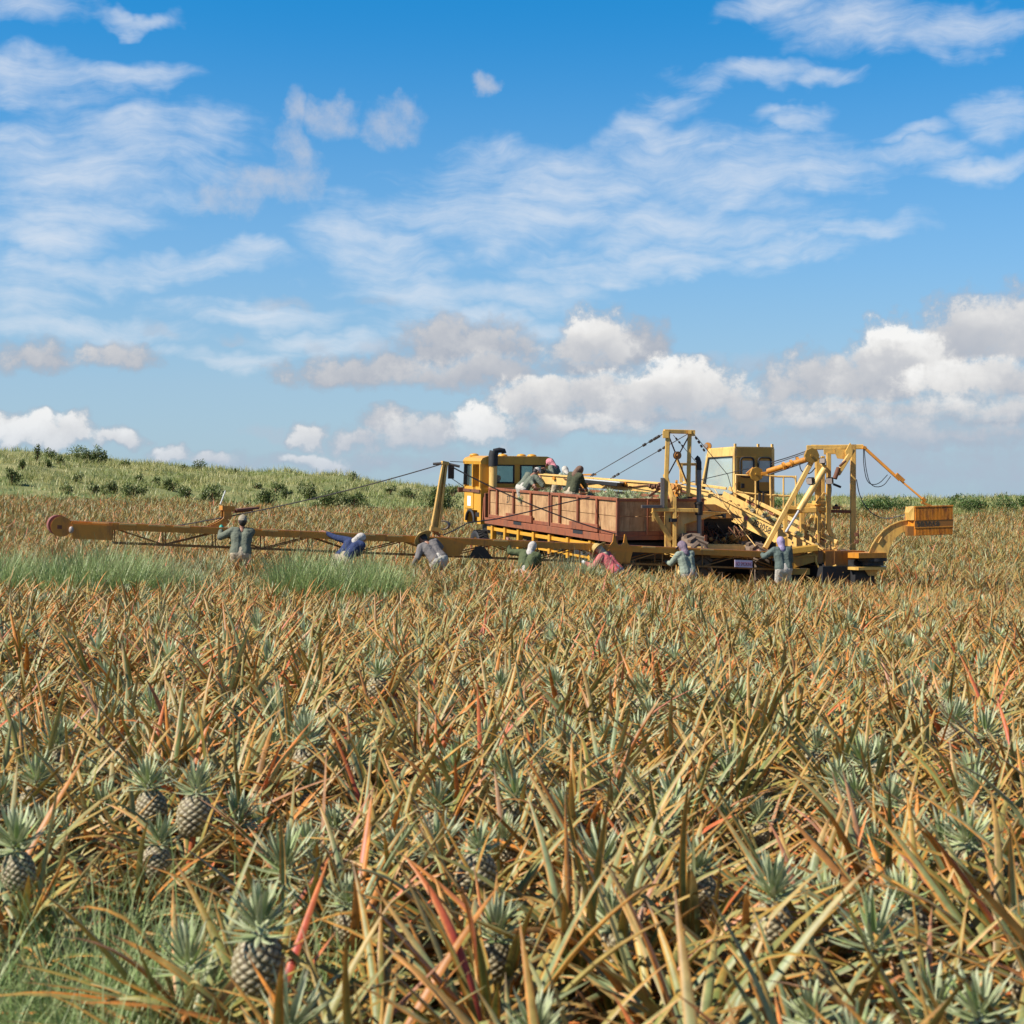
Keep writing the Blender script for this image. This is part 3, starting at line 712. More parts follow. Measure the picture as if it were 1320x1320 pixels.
# brackets along the arm
tm = tpx(561)
m = MB(); m.prism([AP(tm+.35, .30, .0), AP(tm-.1, .30, .02), AP(tm-.7, .30, -.12), AP(tm-.5, .30, -.40), AP(tm+.15, .30, -.44)], -AN*.04); m.build('mast_bracket', 'amber', arm_o)
for px in (786, 800):
    t = tpx(px); m = MB(); m.prism([AP(t+.15, .29, -.04), AP(t+.04, .29, .10), AP(t+.015, .29, .29), AP(t-.015, .29, .29), AP(t-.06, .29, .08), AP(t-.17, .29, -.04)], -AN*.04); m.build('stay_bracket', 'amber', arm_o)
t = tpx(793); m = MB(); m.prism([AP(t+.30, .30, -.10), AP(t-.34, .30, -.10), AP(t-.26, .30, -.40), AP(t+.30, .30, -.40)], -AN*.03); m.build('joint_plate', 'amber', arm_o)
t = tpx(614); m = MB(); m.prism([AP(t+.28, .285, -.44), AP(t+.10, .285, -.16), AP(t-.10, .285, -.16), AP(t-.34, .285, -.44)], -AN*.04); m.build('joint_plate', 'dark', arm_o)
t = tpx(951); m = MB(); m.frame_box(AP(t, .31, -.31), AD*.245, AN*.012, ZU*.09); sg = m.build('warning_sign', 'signw', arm_o)
lettering('NO SMOKING', AP(t, .324, -.365)+AD*.23, -AD, ZU, .14, 'signr', sg, width=.46)
# leaning mast
mb0 = AP(tm+.02, .05, .18); mt = P(573.5, 597, mb0.y+.1); mdir = (mt-mb0).normalized()
m = MB(); sd = mdir.cross(AN).normalized()
for s_ in (-1, 1):
    m.beam(mb0+sd*.085*s_, mt+sd*.035*s_, .05, .12, up=AN)
m.beam(mb0-AN*.03, mt-AN*.03, .12, .03, up=AN); m.frame_box(mb0+mdir*.02, sd*.12, AN*.07, mdir*.05); m.frame_box(mt, sd*.08, AN*.07, mdir*.04)
mo = m.build('leaning_mast', 'yellow', arm_o)
m = MB()
for s_ in (-1, 1): m.tube([mb0+sd*.09*s_, AP(tm+.12*s_, .05, .08)+sd*.06*s_, AP(tm-.06+.16*s_, .2, -.02)], .035, 8)
m.build('mast_foot', 'brown', arm_o)
m = MB()
for k in (-1, 1):
    a = mt+AN*.06*k; b = AP(tpx(232), .12*k, .03)
    m.tube([a+(b-a)*s_-ZU*(.30*4*s_*(1-s_)*.35) for s_ in np.linspace(0, 1, 14)], .009, 6)
m.tube([mt+V((-.28, 0, -.02)), mt, mt+V((.35, 0, -.08))], .03, 6)
m.build('guy_cable', 'cable', arm_o)
m = MB()
for k in (-1, 1):
    a = mt+AN*.05*k; b = AP(tpx(793), .1+.08*k, .28)
    m.tube([a+(b-a)*s_-ZU*(.14*4*s_*(1-s_)) for s_ in np.linspace(0, 1, 14)], .008, 6)
m.build('guy_cable', 'cable', arm_o)
m = MB(); pts = [P(566, 692, 37.6), P(585, 684, 38.3), P(603, 674, 39), P(640, 669, 39.4), P(680, 660, 39.8), P(720, 650, 40.4), P(760, 641, 41.2)]
m.tube(pts, .016, 6); m.build('trailing_hose', 'hose', arm_o)
m = MB()
for i in range(4): m.tube([P(571, 677, 37.7)+V((.13*math.cos(t)*(1+.1*i), .03*i, .10*math.sin(t))) for t in np.linspace(0, 6.28, 16)], .014, 6)
m.build('coiled_hose', 'steel', arm_o)

# ---- loading boom over the bins and inclined elevator
B0 = P(872, 631, 44.0); B1 = P(694, 617, 47.5)
m = MB(); bd = (B1-B0).normalized(); bn = bd.cross(ZU).normalized(); bn = bn if bn.y < 0 else -bn
for k in (.26, -.26): m.beam(B0+bn*k, B1+bn*k, .05, .26); m.beam(B0+bn*(k*1.08)+ZU*.14, B1+bn*(k*1.08)+ZU*.14, .09, .035)
m.beam(B0-ZU*.12, B1-ZU*.12, .5, .03)
bo = m.build('loading_boom', 'cream', hv)
m = MB(); m.beam(B0+ZU*.06, B1+ZU*.06, .46, .03); m.disc(B1+ZU*.0, bn, .12, .5, 20); m.build('boom_belt', 'belt', bo)
m = MB(); pts = [B0+bd*(.3+s_*3.6)+bn*.31+ZU*(.02+.05*math.sin(s_*14)) for s_ in np.linspace(0, 1, 20)]; m.tube(pts, .016, 6); m.build('hose', 'rust', bo)
m = MB()
for s_ in (.9, 1.5, 2.2, 3.6): m.disc(B1-bd*s_+bn*.31+ZU*.06, bn, .05, .06, 10)
for s_ in (1.85, 2.05): m.disc(B1-bd*s_+bn*.34, bn, .10, .08, 14); m.disc(B1-bd*s_+bn*.33-ZU*.12, bn, .06, .08, 12)
m.beam(B1-bd*1.6+bn*.3+ZU*.2, B1-bd*2.5+bn*.3+ZU*.26, .05, .05); m.build('roller_bracket', 'amber', bo)
m = MB(); m.beam(P(752, 620, 45.0), P(800, 625, 44.6), .7, .10); m.build('tray', 'black', bo)
m = MB(); m.beam(P(745, 617, 45.1), P(803, 622, 44.7), .8, .03); m.build('tray_cover', 'white', bo)
E0 = P(1068, 717, 40.4); E1 = P(921, 642, 43.0)
ed = (E1-E0).normalized(); en = ed.cross(ZU).normalized(); en = en if en.y < 0 else -en; eu = en.cross(ed); eu = eu if eu.z > 0 else -eu
el_o = MB()
Le = (E1-E0).length
def EP(s_, k=0, h=0): return E0+ed*s_+en*k+eu*h
pl = [EP(0, .31, -.20), EP(Le*.93, .31, -.26), EP(Le, .31, -.12), EP(Le, .31, .20), EP(0, .31, .20)]
el_o.prism(pl, -en*.03); el_o.prism([p-en*.62 for p in pl], -en*.03)
el_o.beam(EP(0, .33, .2), EP(Le, .33, .17), .07, .04, up=eu); el_o.beam(EP(0, .33, -.2), EP(Le*.93, .33, -.26), .05, .03, up=eu)
el_o.beam(EP(.1, -.35, .34), EP(Le*.97, -.35, .34), .07, .10, up=eu)
for s_ in np.linspace(.3, Le*.8, 7): el_o.beam(EP(s_, -.35, .1), EP(s_, -.35, .34), .04, .04, up=ed)
el = el_o.build('elevator', 'cream', hv)
m = MB(); J0 = EP(Le-.05, .30, 0); J1 = B0+bn*.28
m.prism([J0+eu*.19, J1+ZU*.14, J1-ZU*.16, P(893, 645, 43.5), J0-eu*.05], -en*.03); m.beam(J0+eu*.21, J1+ZU*.16, .08, .04)
for q in (.25, .5, .75): m.beam(J0+(J1-J0)*q+ZU*.17, J0+(J1-J0)*q-ZU*.12, .04, .03, up=en)
m.beam(J0-en*.62+eu*.3, J1-bn*.56+ZU*.2, .06, .07); m.build('transfer_section', 'cream', hv)
m = MB(); m.beam(EP(Le-.1, 0, .03), B0+ZU*.03, .5, .03); m.build('transfer_belt', 'belt', hv)
m = MB(); m.beam(EP(0, 0, .02), EP(Le, 0, .02), .54, .03, up=eu); el_b = m.build('elevator_belt', 'belt', el)
m = MB()
for s_ in np.linspace(.4, Le-.4, 12): m.beam(EP(s_, -.24, .06), EP(s_, .24, .06), .04, .06, up=eu)
m.build('belt_flight', 'rust', el)
for s_ in np.linspace(.4, Le*.7, 5): m = MB(); m.beam(EP(s_, -.31, .24), EP(s_+.35, -.31, .24), .03, .05, up=eu); m.build('flap', 'red', el)
qx = Le*.47
s283 = Le*(1078-988)/(1078-872)*.985
def onE(px, dpy=0):   # point of the near elevator plate at picture column px
    lo_, hi_ = 0, Le
    for _ in range(40):
        md = (lo_+hi_)/2; q = EP(md, .315, 0)
        if q.x/q.y*F+CX > px: lo_ = md
        else: hi_ = md
    return lo_
s1 = onE(970.5); lettering('283058', EP(s1, .318, -.10), -ed, eu, .25, 'ink', el, width=.62)
s2 = onE(962); m = MB(); m.frame_box(EP(s2, .318, .0), ed*.05, en*.006, eu*.055); m.build('sticker', 'pink', el)
m = MB()
for k, (px, h) in enumerate(((1022, -.02), (1022, -.12), (1034, -.05), (1016, .05))): m.disc(EP(onE(px), .32, h), en, .022, .01, 10)
m.build('bolt', 'dark', el)
# pineapples riding up the elevator
for i in range(11):
    s_ = random.uniform(.4, Le-1.2)
    r = empty('pineapple', EP(s_, random.uniform(-.16, .18), .13), 'pineapple riding up the inclined elevator beside the number 283058', 'pineapple', 'pineapples on the elevator'); r.rotation_euler = (random.uniform(.9, 2), random.uniform(-.4, .4), random.uniform(0, 6.28))
    a = bpy.data.objects.new('fruit', HF[i % 3]); COL.objects.link(a); a.parent = r; c = bpy.data.objects.new('crown', HC); COL.objects.link(c); c.parent = a

# ---- gantry above the boom joint
G = lambda px, py, Y: P(px, py, Y)
Yg = 40.0
m = MB()
m.beam(G(861, 556, Yg), G(857.5, 655, Yg), .11, .11, up=V((0,1,0))); m.beam(G(889, 557, Yg+.2), G(887, 640, Yg+.2), .10, .10, up=V((0,1,0)))
m.beam(G(856, 556, Yg), G(895, 557, Yg+.2), .12, .10)
m.beam(G(861, 556, Yg+1.1), G(858, 640, Yg+1.1), .09, .09, up=V((0,1,0))); m.beam(G(861, 556, Yg), G(861, 556.5, Yg+1.2), .09, .09); m.beam(G(889, 557, Yg), G(889, 557, Yg+1.2), .09, .09)
m.frame_box(G(858, 560, Yg), V((.07,0,0)), V((0,.09,0)), V((0,0,.09))); m.frame_box(G(893, 559, Yg+.2), V((.05,0,0)), V((0,.07,0)), V((0,0,.06)))
ga = m.build('gantry', 'yellow', hv)
m = MB(); m.tube([G(862, 562, Yg), G(888, 628, Yg+.2)], .018, 6); m.tube([G(888, 562, Yg+.2), G(860, 614, Yg)], .018, 6); m.build('cross_brace', 'rust', ga)
m = MB(); m.disc(G(873, 587, Yg+.05), V((.5, -.85, 0)), .10, .09, 24); m.disc(G(873, 587, Yg), V((.5, -.85, 0)), .04, .14, 12); m.build('pulley', 'brown', ga)
m = MB(); m.beam(G(874, 598.5, Yg+.4), G(901, 598.5, Yg+.6), .09, .07); m.beam(G(878, 599, Yg+.4), G(878, 622, Yg+.4), .08, .07, up=V((0,1,0))); m.beam(G(898, 599, Yg+.6), G(898, 626, Yg+.6), .06, .07, up=V((0,1,0))); m.beam(G(872, 592, Yg+.4), G(886, 624, Yg+.3), .06, .05, up=V((0,1,0)))
m.build('inner_frame', 'cream', ga)
def cable(pts, r=.010, parent=ga, beads=(), mat='cable'):
    m = MB(); m.tube(pts, r, 6)
    for f in beads:
        a, b = V(pts[0]), V(pts[-1]); m.tube([a+(b-a)*(f-.012), a+(b-a)*(f+.012)], r*3.2, 6)
    return m.build('stay_cable', mat, parent)
cable([G(857, 558, Yg), P(761, 614, 45.6)], .013, beads=(.08, .12, .17, .25, .96)); cable([G(889, 558, Yg+1.1), P(787, 617, 45.0)], .012, beads=(.3, .36, .9, .95))
cable([G(893, 558, Yg+.2), P(938, 612, 42.3), P(946, 640, 42.3)], .009, beads=(.08, .14, .2, .26)); cable([G(868, 561, Yg), P(905, 605, 42.6)], .008, beads=(.1, .2, .3))
cable([P(873, 626, 42.2), P(905, 618, 42), P(935, 611, 42), P(965, 604, 42)], .010, mat='hose')
cable([P(921, 630, 41.9), P(936, 656, 41.4), P(974, 704, 40.4)], .010, mat='cream'); cable([P(905, 618, 42.2), P(921, 637, 41.9), P(960, 680, 41.4)], .008)
# ---- exhaust stack
m = MB(); m.tube([P(901.5, 692, 40.3), P(901, 660, 40.3), P(901, 605, 40.3)], .062, 14); ex_o = m.build('exhaust_pipe', 'steel', hv)
m = MB(); m.tube([P(901, 606, 40.3), P(901, 596, 40.3), P(899.5, 591.5, 40.3), P(897, 589.5, 40.3)], .066, 14); m.build('exhaust_tip', 'black', ex_o)
m = MB(); m.tube([P(901, 664, 40.3), P(901, 647, 40.3)], .10, 16); m.tube([P(901, 650, 40.3), P(901, 647.5, 40.3)], .12, 16); m.tube([P(901,690,41), P(901,664,41)], .085, 14); m.build('muffler', 'dark', ex_o)

# ---- rear columns and frame below the gantry
ux, uy = V((.942, .335, 0)), V((-.335, .942, 0))         # right / forward of the harvester
def hbox(m, c, l, w, h): m.frame_box(c, uy*l/2, ux*w/2, ZU*h/2)
m = MB()
m.beam(P(841, 657, 39.9), P(899, 658, 40.1), .14, .10); m.beam(P(841.5, 659, 39.9), P(865, 696, 40.0), .12, .10, up=V((0,1,0)))
m.beam(P(861, 655, 40.1), P(861, 715, 40.1), .17, .16, up=V((0,1,0))); m.beam(P(869.5, 640, 40.0), P(869.5, 705, 40.0), .10, .14, up=V((0,1,0)))
m.beam(P(857.5, 612, 40.5), P(870, 655, 40.1), .12, .10, up=V((0,1,0))); m.beam(P(861,672,41.1), P(869,690,41.0), .06,.06, up=V((0,1,0)))
m.beam(P(842, 664, 39.9), P(842, 672, 39.9), .06, .05, up=V((0,1,0)))
m.build('rear_frame', 'yellow', hv)
m = MB(); m.beam(P(827, 653, 39.7), P(855, 653, 39.9), .07, .08); m.beam(P(854, 654, 39.9), P(854, 616, 39.9), .10, .09, up=V((0,1,0))); rb = m.build('guard_post', 'steel', hv)
m = MB(); hbox(m, P(824.5, 652, 40.65), .08, .12, .13); m.build('end_block', 'cream', rb)
m = MB(); hbox(m, P(867, 670.5, 40.0), .2, .16, .09); m.build('battery_box', 'black', hv)
m = MB(); 
for i in range(9):
    m.disc(P(864+random.uniform(0, 14), 627+random.uniform(0, 12), 41.3+random.uniform(-.2,.2)), V((random.uniform(-1,1), -1, .2)), random.uniform(.04, .1), .05, 12)
m.beam(P(862, 633, 42), P(882, 640, 41.2), .08, .08); m.beam(P(872, 620, 42), P(872, 645, 41.2), .06, .06, up=V((0,1,0)))
m.build('winch_gear', 'amber', hv)
m = MB(); m.beam(P(836, 640, 41.5), P(862, 622, 41.6), .05, .06); 
for i in range(7): m.disc(P(838+i*3, 626+random.uniform(-2, 5), 41.4), V((1, -.6, .1)), .06, .05, 10)
m.build('boom_pivot', 'rust', hv)
m = MB(); hbox(m, P(878, 643, 41.3), .3, .5, .12); m.build('oil_cooler', 'dark', hv)
m = MB(); hbox(m, P(877, 649, 41.3), .32, .42, .14); m.build('cooler_housing', 'brown', hv)

# ---- engine and bonnet, tank
m = MB()
m.prism([P(874, 659, 40.2), P(905, 659, 40.5), P(939, 661, 41), P(920, 664, 40.8), P(898, 672, 40.5), P(881, 676, 40.2), P(881, 695, 40.2), P(872.5, 695, 40.2)], V((.1,.25,0)))
m.build('fender', 'cream', hv)
m = MB(); m.prism([P(903, 650, 41.8), P(922, 650, 41.8), P(958, 668, 41.8), P(936, 668, 41.8), P(910, 669, 41.8)], uy*.08); m.build('bonnet_side', 'brown', hv)
m = MB(); m.beam(P(912, 661.5, 41.6), P(936, 664, 41.6), .03, .16); g = m.build('maker_plate', 'black', hv)
m = MB()
for i in range(5): m.frame_box(P(914.5+i*3.4, 660.8+i*.32, 41.56), V((.022,0,0)), V((0,.01,0)), V((0,0,.028)))
m.beam(P(913, 664.6, 41.57), P(931, 666.3, 41.57), .01, .03)
m.build('plate_marking', 'cream', g)
m = MB(); hbox(m, P(930, 690, 42.6), 1.0, 2.3, .95); 
for i in range(16): m.disc(P(random.uniform(905, 958), random.uniform(676, 702), 41.95), V((random.uniform(-.6,.6), -1, random.uniform(-.3,.3))), random.uniform(.05, .14), .14, 14)
for i in range(8): m.tube([P(random.uniform(905, 950), random.uniform(672, 690), 41.9), P(random.uniform(905, 958), random.uniform(680, 700), 41.6), P(random.uniform(905, 958), random.uniform(695, 706), 41.8)], .025, 8)
m.build('engine', 'dark', hv)
m = MB()
for i in range(10):
    x0 = random.uniform(900, 960); m.tube([P(x0, 690, 41.5), P(x0+random.uniform(-4, 4), 683-random.uniform(0, 6), 41.4), P(x0+random.uniform(4, 12), 692, 41.4), P(x0+random.uniform(6, 12), 704, 41.4)], .016, 6)
m.build('hydraulic_line', 'rust', hv)
m = MB()
for i in range(7): m.disc(P(906+i*9+random.uniform(-2,2), 698+random.uniform(-5, 3), 41.3), V((random.uniform(-.5,.5), -1, .3)), random.uniform(.04,.09), .10, 12)
m.build('pump', 'amber', hv)
m = MB(); m.beam(P(873, 708, 39.6), P(905, 708, 39.7), .4, .14); m.beam(P(906, 706, 40.8), P(965, 707, 41.0), .6, .20); m.beam(P(868, 716, 39.6), P(975, 717, 40.5), .35, .10); m.build('step_platform', 'cream', hv)
# hull under the platforms
m = MB(); hbox(m, P(930, 727, 41.6), 1.5, 4.0, .34); hbox(m, P(1000, 730, 41.2), 1.4, 2.2, .36); m.build('main_frame', 'dark', hv)
wz = lambda x, y, r: gz(x, y)+r-.03
for px, Y in ((889, 40.1), (968, 40.9)):
    x = (px-CX)/F*Y; r = .74; zc = max(wz(x, Y, r), P(px, 690 if px < 900 else 703, Y).z-r)
    wheel(hv, V((x, Y, zc)), V((.45, -.89, 0)) if False else ux, r, .52, 20, mat='drygum', rim='yellow', lug_h=.05)
for px, Y in ((935, 44.6), (1010, 44.4)):
    x = (px-CX)/F*Y; wheel(hv, V((x, Y, wz(x, Y, .74)+.1)), ux, .74, .52, 20, mat='drygum', rim='yellow', lug_h=.05)

# ---- operator's cab: ux right, uy forward
C0 = P(948, 660, 43.0); C0.z = EYE+(HZ-661)/F*43; ct = EYE+(HZ-578)/F*43      # rear left corner, floor and roof heights
ch = ct-C0.z
def C(l, w, h): return V((C0.x, C0.y, C0.z))+uy*l+ux*w+ZU*h
Lc, Wc = 1.62, 1.14
def cpost(m, p, q, w=.08, d=.08): m.beam(C(*p), C(*q), w, d, up=uy)
m = MB(); rf = .55   # windscreen foot reaches forward
for w in (0.0, Wc):
    cpost(m, (0.02, w, 0), (0.02, w, ch), .10, .10); cpost(m, (Lc+.42, w, .62), (Lc-.02, w, ch-.1), .09, .09); cpost(m, (Lc+.42, w, 0), (Lc+.42, w, .64), .08, .08)
    m.beam(C(0, w, ch-.09), C(Lc, w, ch-.09), .09, .24); m.beam(C(0, w, .02), C(Lc+.4, w, .02), .08, .10); m.frame_box(C(.9, w, .26), uy*.98, ux*.02, ZU*.24)
cb_ = m.build('cab', 'cream', hv)
m = MB(); 
m.beam(C(.0, 0, ch-.15), C(.0, Wc, ch-.15), .06, .36); m.frame_box(C(-.005, Wc*.5, .42), uy*.02, ux*Wc*.5, ZU*.42); m.frame_box(C(-.005, .10, ch*.52), uy*.02, ux*.10, ZU*ch*.47)
m.frame_box(C(-.005, .60, ch*.66), uy*.022, ux*.06, ZU*ch*.32); m.frame_box(C(-.005, Wc-.035, ch*.5), uy*.022, ux*.035, ZU*ch*.5); m.frame_box(C(-.005, .37, ch*.38), uy*.021, ux*.24, ZU*ch*.165)
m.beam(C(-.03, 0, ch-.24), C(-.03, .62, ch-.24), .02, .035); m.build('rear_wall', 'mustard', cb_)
m = MB(); m.frame_box(C(Lc*.5, Wc*.5, ch+.02), uy*(Lc*.5+.03), ux*(Wc*.5+.03), ZU*.03)
for l, w in ((0.02, 0), (.02, Wc*.62), (.02, Wc), (Lc, 0)): m.beam(C(l, w, ch), C(l, w, ch+.13), .06, .06, up=uy)
m.build('roof', 'cream', cb_)
m = MB(); m.frame_box(C(.96, .0, ch*.52+.1), uy*.88, ux*.004, ZU*ch*.38); m.build('side_window', 'glass', cb_)
m = MB(); m.frame_box(C(.96, Wc, ch*.52+.1), uy*.88, ux*.004, ZU*ch*.38); m.build('side_window', 'glass', cb_)
m = MB()
for a, b in (((.10, -.02, .50), (.10, -.02, ch-.22)), ((.10, -.02, ch-.22), (Lc-.06, -.02, ch-.22)), ((Lc-.06, -.02, ch-.22), (Lc+.28, -.02, .50)), ((.10, -.02, .50), (Lc+.28, -.02, .50))): m.tube([C(*a), C(*b)], .022, 6)
m.build('window_seal', 'black', cb_)
def rwin(w0, w1, h0, h1, name):
    r = .10; pts = []
    for cx_, cy_, a0 in ((w1-r, h1-r, 0), (w0+r, h1-r, 90), (w0+r, h0+r, 180), (w1-r, h0+r, 270)):
        for t in range(0, 91, 22): pts.append(C(-.04, cx_+r*math.cos(R(a0+t)), cy_+r*math.sin(R(a0+t))))
    m = MB(); m.tube(pts+[pts[0]], .026, 6); f = m.build(name, 'black', cb_)
    m = MB(); m.prism([p+uy*.02 for p in pts], uy*.006); m.build('pane', 'glass', f)
rwin(.13, .54, ch*.56, ch*.86, 'door_window'); rwin(.68, 1.08, ch*.32, ch*.86, 'tall_window')
m = MB(); m.frame_box(C(-.04, .20, ch*.42), uy*.015, ux*.05, ZU*.06); m.build('door_lock', 'black', cb_)
m = MB(); m.frame_box(C(.6, .55, .55), uy*.28, ux*.25, ZU*.08); m.frame_box(C(.38, .62, .95), uy*.06, ux*.22, ZU*.38); m.build('driver_seat', 'black', cb_)
m = MB(); m.disc(C(Lc+.0, -.02, ch+.12), V((-.3, -1, 0)), .10, .12, 18); m.beam(C(Lc, -.02, ch), C(Lc, -.02, ch+.1), .05, .05, up=uy); lh = m.build('work_lamp', 'amber', cb_)
m = MB(); m.disc(C(Lc-.01, -.10, ch+.12), V((-.3, -1, 0)), .065, .03, 18); m.build('lamp_glass', 'lamp', lh)
# railings
m = MB()
def rail(pts, r=.024): m.tube(pts, r, 8)
Yr = 42.4
rail([P(948.5, 634, Yr), P(948.5, 612, Yr), P(966, 613, Yr)]); rail([P(948.5, 634, Yr), P(975, 637, Yr), P(1013, 640, Yr)]); rail([P(974, 612, Yr), P(974, 655, Yr)]); rail([P(993, 614, Yr), P(994, 672, Yr)], .03)
rail([P(982, 612, Yr), P(1003, 614.5, Yr), P(1021, 614.5, Yr), P(1025, 616.5, Yr), P(1026, 622, Yr), P(1025, 672, Yr)]); rail([P(1010, 615, Yr), P(1010, 655, Yr)]); rail([P(994, 638, Yr), P(1026, 640, Yr)])
rail([P(1003, 614, Yr+.9), P(1026, 614.5, Yr+.9)]); rail([P(1026, 622, Yr), P(1026, 614, Yr+.9)])
m.build('railing', 'cream', hv)
m = MB(); m.beam(P(948, 668, Yr+.3), P(1030, 664, Yr+.3), .9, .10); m.beam(P(998, 659, Yr+.1), P(1030, 660, Yr+.1), .3, .12); m.build('deck_plate', 'mustard', hv)
m = MB(); m.beam(P(979, 636, Yr-.05), P(979, 655, Yr-.05), .07, .06, up=V((0,1,0))); m.beam(P(984, 634, Yr-.05), P(984, 655, Yr-.05), .05, .05, up=V((0,1,0)));m.build('control_lever', 'dark', hv)

# ---- lifting frame at the right
m = MB(); Yl = 40.8
def pst(m, px, y0, y1, Y, w, d): m.beam(P(px, y0, Y), P(px, y1, Y), d, w, up=V((1,0,0)))
pst(m, 1054.5, 590, 716, Yl+.5, .15, .2); pst(m, 1060.5, 588, 712, Yl+.8, .09, .16); 
pst(m, 1068, 584, 683, Yl, .11, .14); m.beam(P(1068.5, 682, Yl), P(1079, 703, Yl), .11, .10, up=V((0,1,0))); pst(m, 1077, 700, 731, Yl-.1, .09, .10)
pst(m, 1099.5, 573, 712, Yl+.3, .13, .16)
m.beam(P(1040, 577, Yl+.4), P(1112, 576, Yl+.3), .18, .12); m.beam(P(1062, 582, Yl+.1), P(1083, 581, Yl+.1), .08, .16); m.beam(P(1046, 574.5, Yl+.5), P(1066, 575, Yl+.5), .1, .05)
m.beam(P(1045.5, 596, Yl), P(986, 707, Yl-.5), .12, .15, up=V((0,1,0)))                       # long front leg
m.beam(P(1099, 580, Yl), P(1080, 611, Yl-.2), .12, .12, up=V((0,1,0)))
m.prism([P(1096, 571, Yl-.1), P(1100, 577, Yl-.1), P(1098, 588, Yl-.1), P(1092, 592, Yl-.1), P(1090, 582, Yl-.1)], V((0,.1,0)))
m.prism([P(1075, 579, Yl), P(1092, 579, Yl), P(1090, 592, Yl), P(1080, 591, Yl)], V((0,.08,0)))
m.beam(P(1012, 653.5, Yl+.1), P(1027, 655, Yl+.1), .12, .10); m.beam(P(1027, 652, Yl+.6), P(1052, 651, Yl+.5), .12, .10); m.beam(P(1030, 658, Yl+.2), P(1054, 657, Yl+.2), .12, .14)
m.beam(P(1012.5, 655, Yl), P(1012.5, 686, Yl), .1, .1, up=V((0,1,0))); m.beam(P(1034, 660, Yl+.4), P(1034, 690, Yl+.4), .12, .14, up=V((0,1,0))); m.beam(P(1048, 664, Yl+.4), P(1037, 686, Yl+.4), .09, .1, up=V((0,1,0)))
m.beam(P(1053, 660, Yl+.1), P(1063, 678, Yl), .08, .1, up=V((0,1,0))); m.beam(P(1063, 680, Yl), P(1052, 699, Yl+.1), .08, .1, up=V((0,1,0))); m.beam(P(1063, 635, Yl), P(1053, 649, Yl+.1), .08, .1, up=V((0,1,0)))
m.beam(P(1051, 648, Yl+.3), P(1062, 648, Yl+.5), .24, .10); m.beam(P(1049, 656, Yl+.2), P(1060, 657, Yl+.4), .26, .12); m.beam(P(1055, 700, Yl-.1), P(1055, 665, Yl-.1), .05, .08, up=V((0,1,0)))
lf = m.build('lifting_frame', 'yellow', hv)
m = MB(); m.beam(P(1069, 659, Yl+.1), P(1098, 659.5, Yl+.3), .07, .08); m.frame_box(P(1078, 654.5, Yl+.2), V((.09,0,0)), V((0,.06,0)), V((0,0,.04))); m.build('cross_bar', 'rust', lf)
m = MB(); m.ball(P(1078, 652, Yl+.2), .045); m.build('beacon', 'black', lf)
m = MB(); m.disc(P(1046, 587.5, Yl-.1), V((.2, -1, 0)), .20, .10, 8); m.disc(P(1046, 587.5, Yl-.16), V((.2, -1, 0)), .035, .04, 12); m.build('pivot_plate', 'mustard', lf)
# big tube from the frame to the cab side with its own disc
m = MB(); m.tube([P(1040, 592, Yl-.1), P(1018, 599, Yl+.3), P(990, 607.5, Yl+.8)], .075, 14)
for px, py in ((1030, 593), (1022, 597), (1012, 600)): m.tube([P(px, py, Yl+.2), P(px-3, py+1, Yl+.2)], .10, 12)
bt = m.build('tension_cylinder', 'amber', lf)
m = MB(); m.disc(P(975, 611, 42.0), V((.25, -1, 0)), .19, .09, 8); m.disc(P(975, 611, 41.93), V((.25, -1, 0)), .03, .05, 10); m.build('pivot_plate', 'mustard', bt)
m = MB(); m.beam(P(962, 611, 42.1), P(971, 603, 42.1), .06, .05); m.beam(P(981, 611, 42.0), P(993, 609, 42.0), .07, .08); 
for i in range(5): m.beam(P(964+i*1.5, 612-i*2.2, 42.0), P(967+i*1.5, 613-i*2.2, 42.0), .03, .03)
m.build('clevis', 'amber', bt)
def hose(pts, r=.012, name='hose', mat='hose', parent=lf):
    # smooth the control polygon
    pts = [V(p) for p in pts]
    for _ in range(2):
        q = [pts[0]]
        for a, b in zip(pts[:-1], pts[1:]): q += [a*.75+b*.25, a*.25+b*.75]
        pts = q+[pts[-1]]
    m = MB(); m.tube(pts, r, 6); return m.build(name, mat, parent)
hose([P(1038, 582, Yl), P(1015, 590, Yl+.3), P(994, 596, Yl+.7)], .014); hose([P(1039, 584, Yl), P(1015, 592, Yl+.3), P(994, 599, Yl+.7)], .010)
hose([P(1040, 595, Yl-.1), P(1018, 603, Yl+.2), P(990, 612, Yl+.6)], .018)
hose([P(1031, 594, Yl), P(1031, 604, Yl), P(1036, 610, Yl), P(1044, 611, Yl), P(1051, 603, Yl)], .014)
hose([P(1113, 579, Yl), P(1113, 600, Yl), P(1118, 624, Yl), P(1132, 625, Yl), P(1144, 612, Yl+.1)], .011); hose([P(1114, 579, Yl), P(1116, 605, Yl), P(1122, 627, Yl), P(1138, 628, Yl), P(1148, 614, Yl+.1)], .011)
hose([P(1104, 618, Yl+.2), P(1108, 640, Yl+.2), P(1120, 660, Yl+.2), P(1140, 670, Yl), P(1165, 664, Yl-.3), P(1177, 659, Yl-.4)], .013)
hose([P(1066, 600, Yl), P(1070, 620, Yl), P(1072, 630, Yl), P(1070, 645, Yl)], .012); hose([P(1052, 618, Yl-.2), P(1040, 640, Yl-.2), P(1030, 650, Yl-.1)], .010)
